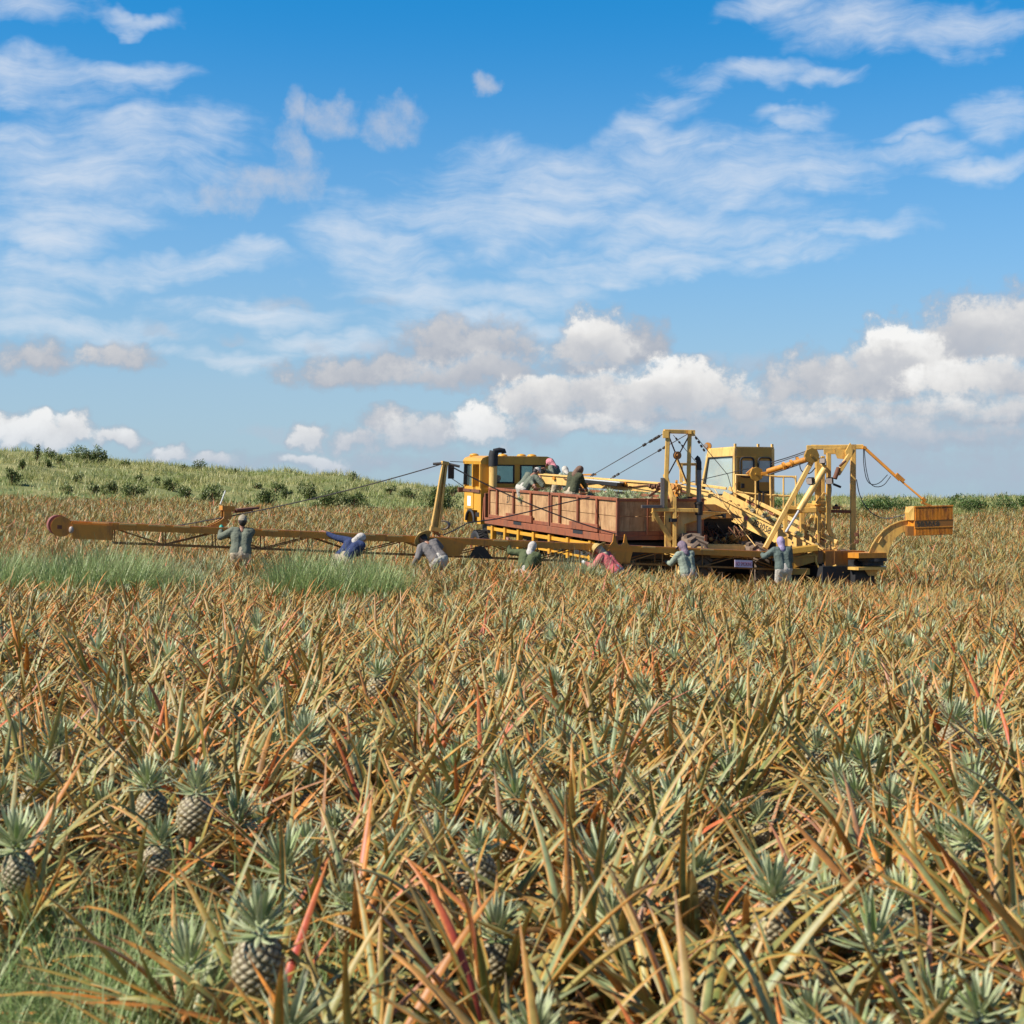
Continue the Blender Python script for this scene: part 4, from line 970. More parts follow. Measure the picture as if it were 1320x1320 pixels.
# hydraulic rams
m = MB(); m.tube([P(1063, 604, Yl-.2), P(1030, 658, Yl-.4)], .085, 14); m.tube([P(1064, 602, Yl-.2), P(1058, 597, Yl-.1)], .05, 10); rm = m.build('hydraulic_ram', 'cream', lf)
m = MB(); m.tube([P(1030, 658, Yl-.4), P(1013, 686, Yl-.5)], .032, 12); m.build('ram_rod', 'chrome', rm)
m = MB(); m.tube([P(1081, 603, Yl-.3), P(1076, 617, Yl-.35)], .06, 12); m.tube([P(1090, 594, Yl-.3), P(1082, 601, Yl-.3)], .03, 10); rm = m.build('hydraulic_ram', 'rust', lf); m = MB(); m.tube([P(1074, 624, Yl-.3), P(1084, 628, Yl-.3)], .03, 8); m.build('ram_foot', 'black', rm)
def flood(px, py, Y, ax, s=.085):
    c = P(px, py, Y); a = V(ax).normalized()
    m = MB(); m.beam(c-a*.09, c+a*.02, s*2, s*2); m.lathe(c, a, [(s*1.2, .02), (s*.7, -.10), (.02, -.12)], 16); o = m.build('floodlight', 'black', lf)
    m = MB(); m.beam(c+a*.025, c+a*.04, s*1.9, s*1.7); m.build('lamp_glass', 'lamp', o)
flood(1044, 620, Yl-.3, (-.8, -.8, -.2)); flood(1069, 620, Yl-.4, (-.5, -1, -.2)); flood(1060, 594, Yl-.3, (-.4, -1, .1), .07)
# ---- tie bar to the counterweight
m = MB(); m.beam(P(1112, 576.5, Yl+.2), P(1116, 578, Yl+.2), .10, .09); m.beam(P(1115, 578, Yl+.2), P(1160, 619, Yl), .07, .08, up=V((0,1,0))); m.beam(P(1163, 621, Yl), P(1189, 643, Yl-.2), .045, .05, up=V((0,1,0)))
m.frame_box(P(1160, 616, Yl), V((.10,0,-.09)), V((0,.05,0)), V((.03,0,.04))); m.tube([P(1189, 642, Yl-.2), P(1193, 646, Yl-.2)], .05, 8); m.frame_box(P(1194, 650, Yl-.2), V((.13,0,-.05)), V((0,.05,0)), V((0,0,.03)))
m.build('tie_bar', 'amber', hv)
# ---- base: turntable, arm, counterweight
Yb = 40.0
m = MB(); m.beam(P(1012, 711, Yb), P(1052, 706, Yb), .5, .16); m.beam(P(1018, 727, Yb-.1), P(1052, 717, Yb-.05), .05, .26); m.beam(P(1020, 719.5, Yb-.12), P(1052, 715, Yb-.07), .07, .05)
m.frame_box(P(1031, 736.5, Yb-.15), V((.22,0,0)), V((0,.18,0)), V((0,0,.075))); m.beam(P(1010, 722, Yb), P(1010, 734, Yb), .3, .25, up=V((0,1,0)))
m.prism([P(1003, 700, Yb), P(1015, 692, Yb), P(1016, 724, Yb), P(1005, 726, Yb)], V((0, .35, 0)))
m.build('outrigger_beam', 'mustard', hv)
m = MB(); c_ = P(1076, 722, Yb+.5); hbox(m, c_, 1.0, 1.15, .50); m.frame_box(P(1065, 718, Yb-.06), V((.22,0,0)), V((0,.02,0)), V((0,0,.17))); m.build('gear_housing', 'brown', hv)
m = MB(); m.tube([P(1052, 716, Yb-.1), P(1052, 724, Yb-.1), P(1055, 731, Yb-.1), P(1071, 732, Yb-.1), P(1078, 729, Yb-.1)], .03, 8); m.tube([P(1058, 737, Yb-.1), P(1087, 738, Yb-.1)], .025, 8); m.build('step_frame', 'yellow', hv)
m = MB(); hbox(m, P(1078, 741, Yb+.5), 1.2, 1.5, .5); m.disc(P(1100, 742, Yb+.2), ux, .42, .4, 30); m.disc(P(1062, 742, Yb+.2), ux, .42, .4, 30); m.build('crawler_track', 'black', hv)
m = MB(); pl = [P(1093, 712, Yb-.2), P(1107, 721, Yb-.55), P(1143, 718, Yb-.3), P(1143, 711, Yb+.3), P(1110, 707, Yb+.6)]
z_ = P(1107, 712, Yb).z; pl = [V((p.x, p.y, z_)) for p in pl]; m.prism(pl, V((0,0,-.13))); m.build('turntable_deck', 'amber', hv)
m = MB(); m.disc(V((P(1124, 722, Yb).x, Yb-.05, z_-.18)), ZU, .36, .08, 40); m.disc(V((P(1124, 722, Yb).x, Yb-.05, z_-.28)), ZU, .28, .1, 40); m.build('slew_ring', 'black', hv)
m = MB(); m.prism([V((p.x, p.y, z_-.36)) for p in pl], V((0,0,-.07))); m.prism([P(1112, 730, Yb-.2), P(1136, 729, Yb-.2), P(1128, 742, Yb-.2), P(1120, 742, Yb-.2)], V((0,.25,0))); m.build('lower_deck', 'yellow', hv)
# curved arm
top = [(1118, 717), (1124, 703), (1131, 692), (1139, 683.5), (1148, 677), (1160, 672), (1174, 669.5)]; bot = [(1145, 716), (1147, 706), (1151, 698), (1157, 691), (1163, 686.5), (1170, 683.5), (1178, 682.5)]
m = MB(); n = len(top); Ya = Yb-.3
tp = [P(a, b, Ya) for a, b in top]; bt_ = [P(a, b, Ya) for a, b in bot]
dy = V((.06, .26, 0))
for i in range(n-1):
    m.add([tp[i], tp[i+1], bt_[i+1], bt_[i]], [(0,1,2,3)]); m.add([tp[i]+dy, tp[i+1]+dy, bt_[i+1]+dy, bt_[i]+dy], [(3,2,1,0)])
    m.add([tp[i], tp[i+1], tp[i+1]+dy, tp[i]+dy], [(3,2,1,0)]); m.add([bt_[i], bt_[i+1], bt_[i+1]+dy, bt_[i]+dy], [(0,1,2,3)])
for i in range(n-1): m.beam(tp[i]+V((0,-.015,0)), tp[i+1]+V((0,-.015,0)), .03, .035, up=V((0,1,0)))
m.beam(P(1132, 700, Ya-.02), P(1137, 692, Ya-.02), .02, .05, up=V((0,1,0)))
m.build('counterweight_arm', 'yellow', hv)
# counterweight: its ribbed face looks at the camera, its left end slightly towards it
K0 = P(1179, 653.5, 39.3); kr = V((.985, .17, .03)).normalized(); kl = 1.02; kh = .72; kd = V((-.17, .985, 0))*.55
m = MB(); m.frame_box(K0+kr*kl/2-ZU*kh/2+kd/2, kr*kl/2, kd/2, ZU*kh/2)
m.beam(K0+kr*(-.0)+ZU*.0, K0+kr*kl, .06, .035); cw = m.build('counterweight', 'rusty', hv)
m = MB(); nr = 27
for i in range(nr):
    x_ = .03+(kl-.06)*i/(nr-1)
    m.beam(K0+kr*x_-kd.normalized()*.014-ZU*.03, K0+kr*x_-kd.normalized()*.014-ZU*.34, .018, .02, up=kr)
    m.beam(K0+kr*x_-kd.normalized()*.014-ZU*.53, K0+kr*x_-kd.normalized()*.014-ZU*.71, .018, .02, up=kr)
m.build('rib', 'rusty', cw)
m = MB(); m.frame_box(K0+kr*kl/2-ZU*.435-kd.normalized()*.008, kr*kl/2, kd.normalized()*.008, ZU*.09); bd_ = m.build('number_band', 'brown', cw)
lettering('283058', K0+kr*.04-ZU*.505-kd.normalized()*.020, kr, ZU, .19, 'ink', bd_, width=.60)
m = MB(); m.beam(K0+kr*.0-ZU*.52-kd.normalized()*.02, K0+kr*kl-ZU*.52-kd.normalized()*.02, .02, .025); m.build('edge_strip', 'amber', cw)
m = MB(); m.prism([K0+V((-.10,.05,.0)), K0+V((-.01,.0,.02)), K0+V((-.01,.0,-.33)), K0+V((-.10,.05,-.33)), K0+V((-.14,.05,-.14))], V((.0,.4,0))); m.build('hinge_bracket', 'yellow', cw)
m = MB(); m.frame_box(K0+V((-.09,.15,-.60)), V((.08,0,0)), V((0,.12,0)), V((0,0,.12))); m.build('lower_lug', 'brown', cw)
# small control stand beside the frame
m = MB(); pst(m, 1106.5, 681, 700, Yl, .03, .03); m.frame_box(P(1104, 689, Yl), V((.04,0,0)), V((0,.03,0)), V((0,0,.05))); m.frame_box(P(1104, 698, Yl), V((.05,0,0)), V((0,.03,0)), V((0,0,.05))); m.build('valve_bank', 'rust', hv)
# loose leaves and stalks lying on the machine
bx_ = [];
pts_ = [P(random.uniform(903, 962), 0, 0) for i in range(1)]
n = 260; X = np.zeros((n, 3))
for i in range(n):
    if i < 150: q = P(random.gauss(942, 13), random.gauss(700, 4), random.uniform(40.9, 41.4))
    elif i < 200: q = P(random.gauss(955, 5), random.uniform(682, 702), random.uniform(41.0, 41.3))
    else: q = P(random.uniform(1055, 1095), 708, random.uniform(40.2, 40.8))
    X[i] = q
cvd = blades(X, U(n, 0, 6.28), U(n, -.3, .7), U(n, .2, .5), U(n, .02, .035), U(n, 0, .6), 2, 2, 0)
o_ = mesh_np('leaf_litter', cvd[0], cvd[1], 'litter', cvd[2], True, 'dry pineapple leaves piled on the harvester engine platform and gear housing', 'leaf litter', 'stuff')

# marker stick beyond the field
m = MB(); m.tube([P(284, 650, 70), P(290.5, 633, 70)], .028, 6); m.tube([P(290.3, 633.6, 70), P(290.7, 632.8, 70)], .035, 6)
tag(m.build('marker_stick', 'white', None, P(284, 652, 70)), 'thin white stick leaning out of the crop behind the curved chute', 'marker stick')
bpy.data.objects['marker_stick'].data  # keeps its own foot in the crop

# ================================================================== PEOPLE ON THE MACHINES
def at(px, py, Y): return P(px, py, Y)
def on_bin(px, hipy, Y, *a, **kw):
    q = P(px, hipy, Y); H = kw.get('H', 1.75); return person((q.x, q.y, q.z-.93*H/1.68), *a, **kw)
on_bin(677, 628, 47.0, -40, 42, 14, at(690, 628, 46.6), at(697, 617, 47.0), 8, -20, 'greygreen', 'white', 'cap', 'offwhite', 'person in grey-green shirt and pale cap bending at the boom end')
on_bin(717, 621, 49.0, 60, 18, 0, at(704, 606, 48.6), at(706, 612, 48.6), 30, 10, 'greygreen', 'cream', 'hoodcap', 'pinkish', 'person in grey-green shirt and pink headscarf standing behind the loading boom')
on_bin(733, 630, 48.3, 25, 26, 0, at(722, 618, 48), at(734, 618, 48), 20, 10, 'palegreen', 'cream', 'hood', 'white', 'person in a white hood stooping behind the loading boom')
on_bin(738, 633, 44.0, -48, 14, 6, at(745, 628, 44.2), at(756, 631, 44.4), 45, -10, 'darkolive', 'cream', 'hood', 'brownish', 'person in dark olive shirt and brown hood standing in the tail bin')
dz_ = T(11.5, .62, .05); person((dz_.x, dz_.y, dz_.z+.16), 20, 5, 0, T(12.2, .5, .9), T(12.2, .8, .9), 0, 0, 'white', 'cream', 'none', 'white', 'person in a white shirt sitting at the wheel of the lorry', sit=True)
c_ = C(.62, .55, .08); person((c_.x, c_.y, c_.z), 20, 8, 0, C(1.25, .4, .95), C(1.25, .75, .95), 0, 0, 'darkolive', 'grey', 'hood', 'brownish', 'person sitting in the harvester cab, seen dark behind the rear window', sit=True)
# ================================================================== GROUND
def build_ground():
    ys = np.concatenate([np.arange(-30, 12, 2.), np.arange(12, 90, 2.), np.arange(90, 175, 1.), np.arange(175, 400, 15), np.arange(400, 3001, 200)])
    xs = np.concatenate([-np.geomspace(2500, 75, 16)[:-1], np.arange(-75, 75.1, 1.5), np.geomspace(75, 2500, 16)[1:]])
    X, Y = np.meshgrid(xs, ys); Z = zt(X, np.maximum(Y, 0))
    v = np.stack([X, Y, Z], -1).reshape(-1, 3); idx = np.arange(len(v)).reshape(len(ys), len(xs))
    f = np.stack([idx[:-1,:-1], idx[:-1,1:], idx[1:,1:], idx[1:,:-1]], -1).reshape(-1, 4)
    zone = np.clip((Y-yb(X/np.maximum(Y, 1)))/4+.5, 0, 1).reshape(-1)
    c = np.ones((len(v), 4)); c[:,0] = zone
    m, nt, b = new_mat('field_soil_and_turf')
    at = node(nt, 'ShaderNodeAttribute', attribute_name='lc'); sx = node(nt, 'ShaderNodeSeparateColor'); lk(nt, at.outputs['Color'], sx.inputs[0])
    tc = node(nt, 'ShaderNodeTexCoord').outputs['Object']
    n1 = noise(nt, tc, .25, 8, .65); n2 = noise(nt, tc, 9, 6, .7)
    soil = ramp(nt, n2, [(.3, (.035,.02,.012)), (.55, (.085,.045,.025)), (.8, (.15,.09,.05))])
    turf = ramp(nt, n1, [(.3, (.09,.13,.03)), (.5, (.18,.19,.06)), (.7, (.32,.29,.12))])
    lk(nt, mixc(nt, sx.outputs[0], soil, turf), b.inputs['Base Color']); b.inputs['Roughness'].default_value = .95
    bump(nt, b, n2, .8, .06)
    mesh_np('ground', v, f, m, c, True, kind='structure')
build_ground()

# ================================================================== PINEAPPLE PLANTS
def plant_leaves(n, S, C, hmax=1.0, lmin=.5, lmax=1.05, wide=.045, spread=1.0):
    base = np.zeros((n, 3)); base[:,2] = U(n, .06, .42)
    az = U(n, 0, 2*np.pi); base[:,0] = .04*np.cos(az); base[:,1] = .04*np.sin(az)
    t = (base[:,2]-.06)/.36
    el = np.radians(np.clip(8+40*t+RNG.normal(0, 17, n), -6, 76)); ln = U(n, lmin, lmax)*(1.05-.35*t)
    droop = np.abs(RNG.normal(.34, .34, n)); droop[RNG.random(n) < .08] += .9
    return blades(base, az, el, ln*spread, U(n, .75, 1.15)*wide, droop, S, C, .38, RNG.normal(0, .18, n), roll=RNG.normal(0, .35, n))
def crown_leaves(n, S, C, z=0.0, r=.135, wide=.021):
    t = np.sort(RNG.random(n)); az = np.arange(n)*2.4+U(n, -.2, .2)
    base = np.zeros((n, 3)); base[:,2] = z+.085*t; base[:,0] = .016*np.cos(az); base[:,1] = .016*np.sin(az)
    el = np.radians(np.clip(-8+92*t+RNG.normal(0, 7, n), -20, 88)); ln = r*(.55+.55*np.sin(np.pi*(.2+.6*t)))*U(n, .85, 1.15)
    return blades(base, az, el, ln, U(n, .8, 1.1)*wide, RNG.normal(.15, .15, n)-.5*(1-t), S, C, .35, RNG.normal(0, .1, n))
def fruit_mesh(a=.066, h=.175, nu=60, nv=44):
    u = np.linspace(0, 1, nu, endpoint=False); v = np.linspace(0, 1, nv)
    Um, Vm = np.meshgrid(u, v)
    p, q = 8, 13
    A = (Um*p+Vm*6.0) % 1; B = (-Um*q+Vm*6.0*1.0) % 1
    eye = np.clip(np.minimum(np.minimum(A, 1-A), np.minimum(B, 1-B))*2, 0, 1)
    rad = a*np.clip(np.sin(np.pi*(.06+.88*Vm)), .0, 1)**.42*(1-.06*(Vm-.4))
    rad = rad*(1+.10*np.minimum(eye*2.2, 1)+.05*eye)
    rad = np.where((Vm == 0) | (Vm == 1), rad*.35, rad)
    X = rad*np.cos(2*np.pi*Um); Y = rad*np.sin(2*np.pi*Um); Z = h*Vm
    vs = np.stack([X, Y, Z], -1).reshape(-1, 3); idx = np.arange(nu*nv).reshape(nv, nu)
    f = np.stack([idx[:-1], np.roll(idx[:-1], -1, 1), np.roll(idx[1:], -1, 1), idx[1:]], -1).reshape(-1, 4)
    c = np.ones((len(vs), 4)); c[:,0] = (np.clip(eye*1.3, 0, 1)*U(1, .9, 1.)[0]).reshape(-1)
    return vs, f, c
def hidden(name, data, mat):
    o = mesh_np(name, *data[:2], mat, data[2]); me = o.data; bpy.data.objects.remove(o); return me
LV = [hidden('leaves', plant_leaves(58, 8, 3, lmin=.42, lmax=.95, wide=.038), 'leaf') for _ in range(10)]
CV = [hidden('crown', crown_leaves(46, 4, 3), 'crown') for _ in range(5)]
CVB = [hidden('crown', crown_leaves(36, 4, 3, r=.15, wide=.021), 'crown') for _ in range(3)]
FV = [hidden('fruit', fruit_mesh(.062+.008*k, .155+.02*k), 'fruit') for k in range(3)]
mb = MB(); mb.tube([V((0,0,0)), V((.01,0,.25)), V((0,0,.5))], .022, 8, r1=.016); STALK = mb.mesh('stalk'); STALK.materials.append(M['leaf'])
def child(name, me, parent, loc=(0,0,0), rot=(0,0,0), sc=1.0):
    o = bpy.data.objects.new(name, me); COL.objects.link(o); o.parent = parent; o.location = loc; o.rotation_euler = rot; o.scale = (sc,)*3; return o

def field_points():
    pts = []; sp = .40
    for j in range(int(128/sp)):
        y = 2.35+j*sp; half = .40*y+1.2; n = int(2*half/sp)
        xs = -half+sp*np.arange(n)+(.5*sp if j % 2 else 0)+RNG.normal(0, .10, n); ys = y+RNG.normal(0, .09, n)
        pts.append(np.stack([xs, ys], -1))
    return np.concatenate(pts)
PTS = field_points()
PTS = PTS[PTS[:,1] < yb(PTS[:,0]/PTS[:,1])+RNG.normal(0, 1.2, len(PTS))]
def inside(p, c, ax, l0, l1, w0, w1):
    d = p-np.array(c); a = d@np.array(ax); w = d@np.array([-ax[1], ax[0]]) * -1
    return (a > l0) & (a < l1) & (w > w0) & (w < w1)
ex = inside(PTS, (2.65, 40), (-.335, .942), -.4, 12.4, 0.15, 2.5)               # under the truck
ex |= inside(PTS, (9.6, 40.3), (-.335, .942), -.6, 4.6, -4.6, .6)                # under the harvester
for q in KEEPOUT: ex |= ((PTS[:,0]-q[0])**2+(PTS[:,1]-q[1])**2) < q[2]**2
PTS = PTS[~ex]
# weedy gaps: fewer plants where the grass stands
WEEDS = [  # px, Y, half width x, half depth, blades, height, mat, label
  (85, 5.1, .80, 1.5, 11000, .95, 'weed', 'fine green weed grass swallowing the pineapple rows in the near left corner'),
  (75, 27.5, 2.1, 2.0, 15000, 1.42, 'weed', 'pale green weed grass among the plants in front of the left end of the picking arm'),
  (435, 28.5, 1.05, 1.6, 10000, 1.45, 'weed', 'green weed grass in front of the worker in the blue shirt'),
  (737, 36.3, .5, .4, 1500, 1.35, 'paleweed', 'tall pale green weed clump left of the worker in the pink shirt'),
  (777, 36.3, .28, .3, 600, .95, 'paleweed', 'small pale weed clump in front of the worker in the pink shirt'),
  (680, 39.7, 2.6, .9, 5200, .95, 'paleweed', 'pale green strip of weeds along the near side of the lorry'),
  (245, 33.4, .6, .4, 1400, 1.25, 'paleweed', 'pale green weed tuft left of the worker in the khaki cap'),
  (500, 35.7, 2.4, .5, 3000, .95, 'paleweed', 'thin pale weeds along the picking arm below the leaning mast')]
WEEDS.append((215, 28.5, .7, 1.0, 2600, 1.1, 'paleweed', 'pale weed tuft between the two big weed patches in front of the picking arm'))
for px, Y, rx, ry, n, h, m, lb in WEEDS[:3]:
    c = (px-CX)/F*Y; e = ((PTS[:,0]-c)/rx)**2+((PTS[:,1]-Y)/ry)**2 < 1
    PTS = PTS[~(e & (RNG.random(len(PTS)) < .85))]
PTS = PTS[~((PTS[:,0]/PTS[:,1] < -.215) & (PTS[:,1] < 5.6) & (RNG.random(len(PTS)) < .93))]
BIG = [((335-CX)/F*5.0, 5.0), ((35-CX)/F*6.3, 6.3), ((235-CX)/F*7.2, 7.2), ((640-CX)/F*5.4, 5.4), ((870-CX)/F*7.2, 7.2), ((445-CX)/F*3.9, 3.9), ((1050-CX)/F*4.6, 4.6)]
for q in BIG: PTS = PTS[((PTS[:,0]-q[0])**2+(PTS[:,1]-q[1])**2) > .07]
vis = np.abs(PTS[:,0]/PTS[:,1]) < .345
rest_extra = np.array(SCREEN)
order = np.argsort(np.where(vis & (PTS[:,1] > 2.4), PTS[:,1], 1e9)); near = PTS[order[:293]]; rest = PTS[order[293:]]
rest = np.concatenate([rest, rest_extra]); rest = rest[~((rest[:,1] < 2.7) & (np.abs(rest[:,0]) < 1.2))]

def plant(x, y, label, group, fruit=True, crown=True, sc=1.0, lean=None, big=False):
    r = empty('pineapple_plant', (x, y, gz(x, y)-.02), label, 'pineapple plant', group)
    r.rotation_euler = (RNG.normal(0, .05), RNG.normal(0, .05), random.uniform(0, 6.28)); r.scale = (sc,)*3
    child('leaves', random.choice(LV), r)
    fh = random.uniform(.32, .52) if not big else .55
    if fruit:
        tx, ty = (RNG.normal(0, .10), RNG.normal(0, .10)) if not big else (.04, -.05)
        st = child('stalk', STALK, r, (0, 0, .1), (tx, ty, 0), fh/.62)
        top = V((0, 0, 0))+(Matrix.Rotation(ty, 3, 'Y') @ Matrix.Rotation(tx, 3, 'X')) @ V((0, 0, .5*fh/.62))+V((0, 0, .09))
        fr = child('fruit', random.choice(FV), r, top, (tx*1.5, ty*1.5, random.uniform(0, 6)), random.uniform(.78, 1.0) if not big else .98)
        child('crown', random.choice(CV), fr, (0, 0, fr.data['h'] if 'h' in fr.data else .17), (0, 0, random.uniform(0, 6)), random.uniform(.72, 1.05))
    elif crown:
        child('crown', random.choice(CVB), r, (0, 0, random.uniform(.46, .66)), (RNG.normal(0, .15), RNG.normal(0, .15), random.uniform(0, 6)), random.uniform(.8, 1.15))
    return r
for k in range(3): FV[k]['h'] = (.155+.02*k)*.985
BL = ['pineapple plant with a big dark-shaded fruit and silver crown at the lower left',
      'pineapple plant with a pale fruit behind the green weeds at the left edge',
      'pineapple plant with a silver crown and pale fruit standing behind the big lower left fruit',
      'pineapple plant with a tall grey-green crown in the middle of the near foreground',
      'pineapple plant with a pale cream fruit and grey crown right of the middle foreground',
      'pineapple plant with a wide silver-green rosette at the bottom edge right of the big fruit',
      'pineapple plant with a bright silver-green crown at the lower right foreground']
for i_, ((x, y), lb) in enumerate(zip(BIG, BL)): plant(x, y, lb, 'pineapple plants singled out in the foreground', True, True, 1.0 if i_ < 3 else .9, None, i_ < 3 or i_ == 4)
for x, y in near:
    k = random.random()
    if k < .34: plant(x, y, 'fruiting pineapple plant with olive and orange leaves and silver-green crown in the near field', 'fruiting pineapple plants in the near field', True, sc=random.uniform(.85, 1.1))
    elif k < .62: plant(x, y, 'young pineapple plant with silver-green rosette among orange leaves in the near field', 'rosette pineapple plants in the near field', False, True, sc=random.uniform(.8, 1.05))
    else: plant(x, y, 'picked pineapple plant with only olive and orange leaves in the near field', 'picked pineapple plants in the near field', False, False, sc=random.uniform(.9, 1.15))

# the remaining thousands of plants as one field
def place(pts, nl, S, C, crown_n, cS, cC, wide, cwide, fold_l=1.0):
    n = len(pts); z = zt(pts[:,0], pts[:,1])-.02
    sc = U(n, .8, 1.12)*(1+.08*np.sin(pts[:,0]*.35+pts[:,1]*.22))*np.interp(pts[:,1], [14, 26, 33, 38, 48], [1, .88, .92, .92, .84])
    out = []
    v, f, c = plant_leaves(n*nl, S, C, wide=wide, lmax=fold_l)
    k = (S+1)*C; pid = np.repeat(np.arange(n), nl*k)
    patch = .5+.5*np.sin(pts[:,0]*.21+1.1*np.sin(pts[:,1]*.13))*np.sin(pts[:,1]*.17+.4)
    c[:,1] = (c[:,1]*.9+patch[pid]*.1) % 1
    v = v*sc[pid][:,None]; v[:,0] += pts[pid,0]; v[:,1] += pts[pid,1]; v[:,2] += z[pid]; out.append((v, f, c))
    if crown_n:
        n2 = crown_n; m_ = RNG.random(n) < np.interp(pts[:,1], [12, 22, 40], [.42, .33, .26]); q = pts[m_]; zz = z[m_]; kk = len(q)
        vs = []
        v, f, c = crown_leaves(kk*n2, cS, cC, r=.165, wide=cwide)
        # crown_leaves sorts by height: shuffle blades so that every plant gets all kinds
        blk = (cS+1)*cC; perm = RNG.permutation(kk*n2)
        v = v.reshape(kk*n2, blk, 3)[perm].reshape(-1, 3); c = c.reshape(kk*n2, blk, 4)[perm].reshape(-1, 4)
        pid = np.repeat(np.arange(kk), n2*blk)
        h = U(kk, .44, .72)*sc[m_]; s2 = U(kk, .55, 1.15)*np.interp(q[:,1], [10, 20], [1, .88])
        v = v*s2[pid][:,None]; v[:,0] += q[pid,0]; v[:,1] += q[pid,1]; v[:,2] += (zz+h)[pid]
        return (out[0], (v, f, c))
    return (out[0],)
L, Cc = [], []
for y0, y1, a in ((0, 26, (34, 5, 3, 26, 3, 2, .038, .020)), (26, 45, (34, 3, 3, 14, 2, 2, .034, .022)), (45, 75, (25, 2, 2, 10, 1, 2, .042, .030)), (75, 140, (18, 2, 2, 7, 1, 2, .055, .042))):
    s = rest[(rest[:,1] >= y0) & (rest[:,1] < y1)]
    r = place(s, *a); L.append(r[0]); Cc.append(r[1])
    print('plants', y0, y1, len(s))


vl, fl, cl = cat_np(L); vc, fc, cc = cat_np(Cc)
o = mesh_np('pineapple_field', np.concatenate([vl, vc]), np.concatenate([fl, fc+len(vl)]), 'leaf', np.concatenate([cl, cc]), True)
o.data.materials.append(M['crown'])
o.data.polygons.foreach_set('material_index', np.concatenate([np.zeros(len(fl), np.int32), np.ones(len(fc), np.int32)]))
tag(o, kind='stuff', label='thousands of pineapple plants with orange, olive and silver-green leaves filling the field behind the near rows')
o['category'] = 'pineapple crop'
print('field faces', len(fl)+len(fc))

# ================================================================== WEEDS
def tufts(x, y, n_per, h, mat, name, label, wid=.012, S=3, zoff=0, cat='grass', spread=.12, el=(55, 88)):
    n = len(x)*n_per; X = np.repeat(x, n_per)+RNG.normal(0, spread, n); Y = np.repeat(y, n_per)+RNG.normal(0, spread, n)
    hh = np.repeat(h if np.ndim(h) else np.full(len(x), h), n_per)*U(n, .55, 1.1)
    base = np.stack([X, Y, zt(X, Y)-.02+zoff], -1)
    v, f, c = blades(base, U(n, 0, 6.283), np.radians(U(n, *el)), hh, U(n, .7, 1.4)*wid, U(n, .2, 1.3), S, 2, 0, RNG.normal(0, .3, n), shape='grass')
    if mat == 'hillgrass':
        pt = .5+.32*np.sin(X*.35+2.1*np.sin(Y*.23))+.25*np.sin(X*.9+Y*.6+1)*np.sin(Y*.8-X*.3)
        c[:,1] = np.repeat(np.clip(pt+RNG.normal(0, .16, n), 0, .999), (S+1)*2)
    return mesh_np(name, v, f, mat, c, True, label, cat, 'stuff')
for px, Y, rx, ry, n, h, m, lb in WEEDS:
    cx = (px-CX)/F*Y; k = max(8, n//9); r = np.sqrt(RNG.random(k)); t = U(k, 0, 6.283)
    x = cx+rx*r*np.cos(t)*U(k, .8, 1.25); y = Y+ry*r*np.sin(t)
    cl_ = .5+.5*np.sin(x*(3.1 if Y > 20 else 9)+1.7*np.sin(y*1.9))*np.sin(y*(1.6 if Y > 20 else 5)+1.3*np.sin(x*1.1)+px)
    keep = RNG.random(k) < .25+.9*cl_; x, y, r, cl_ = x[keep], y[keep], r[keep], cl_[keep]; k = len(x); r = np.clip(r*.6+(1-cl_)*.9, 0, 1.5)
    if n == 11000: tufts(x, y, 10, h*(1-.25*r)*U(k, .45, 1.15), m, 'weed_grass', lb, .009, 5, spread=.05, el=(25, 88))
    else: tufts(x, y, 9, h*(1.05-.25*r), m, 'weed_grass', lb, .026 if Y > 20 else .007, 3, spread=.14)

# ================================================================== HILL GRASS AND SHRUBS
n = 21000
x = U(n, -70, 70); y = RNG.uniform(88, 150, n); u = x/y
k = (np.abs(u) < .42) & (y > yb(u)-1) & (y > 88)
x, y = x[k], y[k]; dens = .5+.5*np.sin(x*.4+1.7*np.sin(y*.31)); k = RNG.random(len(x)) < .55+.45*dens; x, y = x[k], y[k]
gf = np.clip(1-(y-yb(x/y))/16, 0, 1)*np.clip((-x/y+.02)*12, 0, 1)
k = RNG.random(len(x)) < gf*.85
hh_ = .55+.35*np.sin(x*1.1+1.3*np.sin(y*.7))*np.sin(y*.9+.6)
tufts(x[~k], y[~k], 9, hh_[~k], 'hillgrass', 'tussock_grass', 'yellow-green tussock grass covering the hillside and the strip beyond the field', .05, 2, spread=.28)
tufts(x[k], y[k], 8, .30, 'weed', 'low_grass', 'bright green low grass along the foot of the hill', .06, 2, spread=.3)

def foliage_mesh(name, c, rx, ry, rz, n, size, mat, lobes=7, label=None, cat=None, group=None):
    base = V(c); cs = []
    for i in range(lobes):
        a = random.uniform(0, 6.28); q = random.uniform(.15, .75)
        cs.append((rx*q*math.cos(a), ry*q*math.sin(a), rz*random.uniform(.25, .75), random.uniform(.3, .55)))
    cs = np.array(cs); w = RNG.integers(0, lobes, n)
    d = RNG.normal(0, 1, (n, 3)); d /= np.linalg.norm(d, axis=1)[:,None]; q = U(n, .55, 1.0)[:,None]
    p = cs[w,:3]+d*q*cs[w,3:4]*np.array([rx, ry, rz*1.0])
    p = p[p[:,2] > -.05]; n = len(p)
    v, f, cl = blades(p, U(n, 0, 6.283), U(n, -.4, 1.3), U(n, .6, 1.3)*size, U(n, .35, .6)*size, U(n, 0, .6), 2, 2, 0, shape='leaf')
    mb = MB()
    return v, f, cl
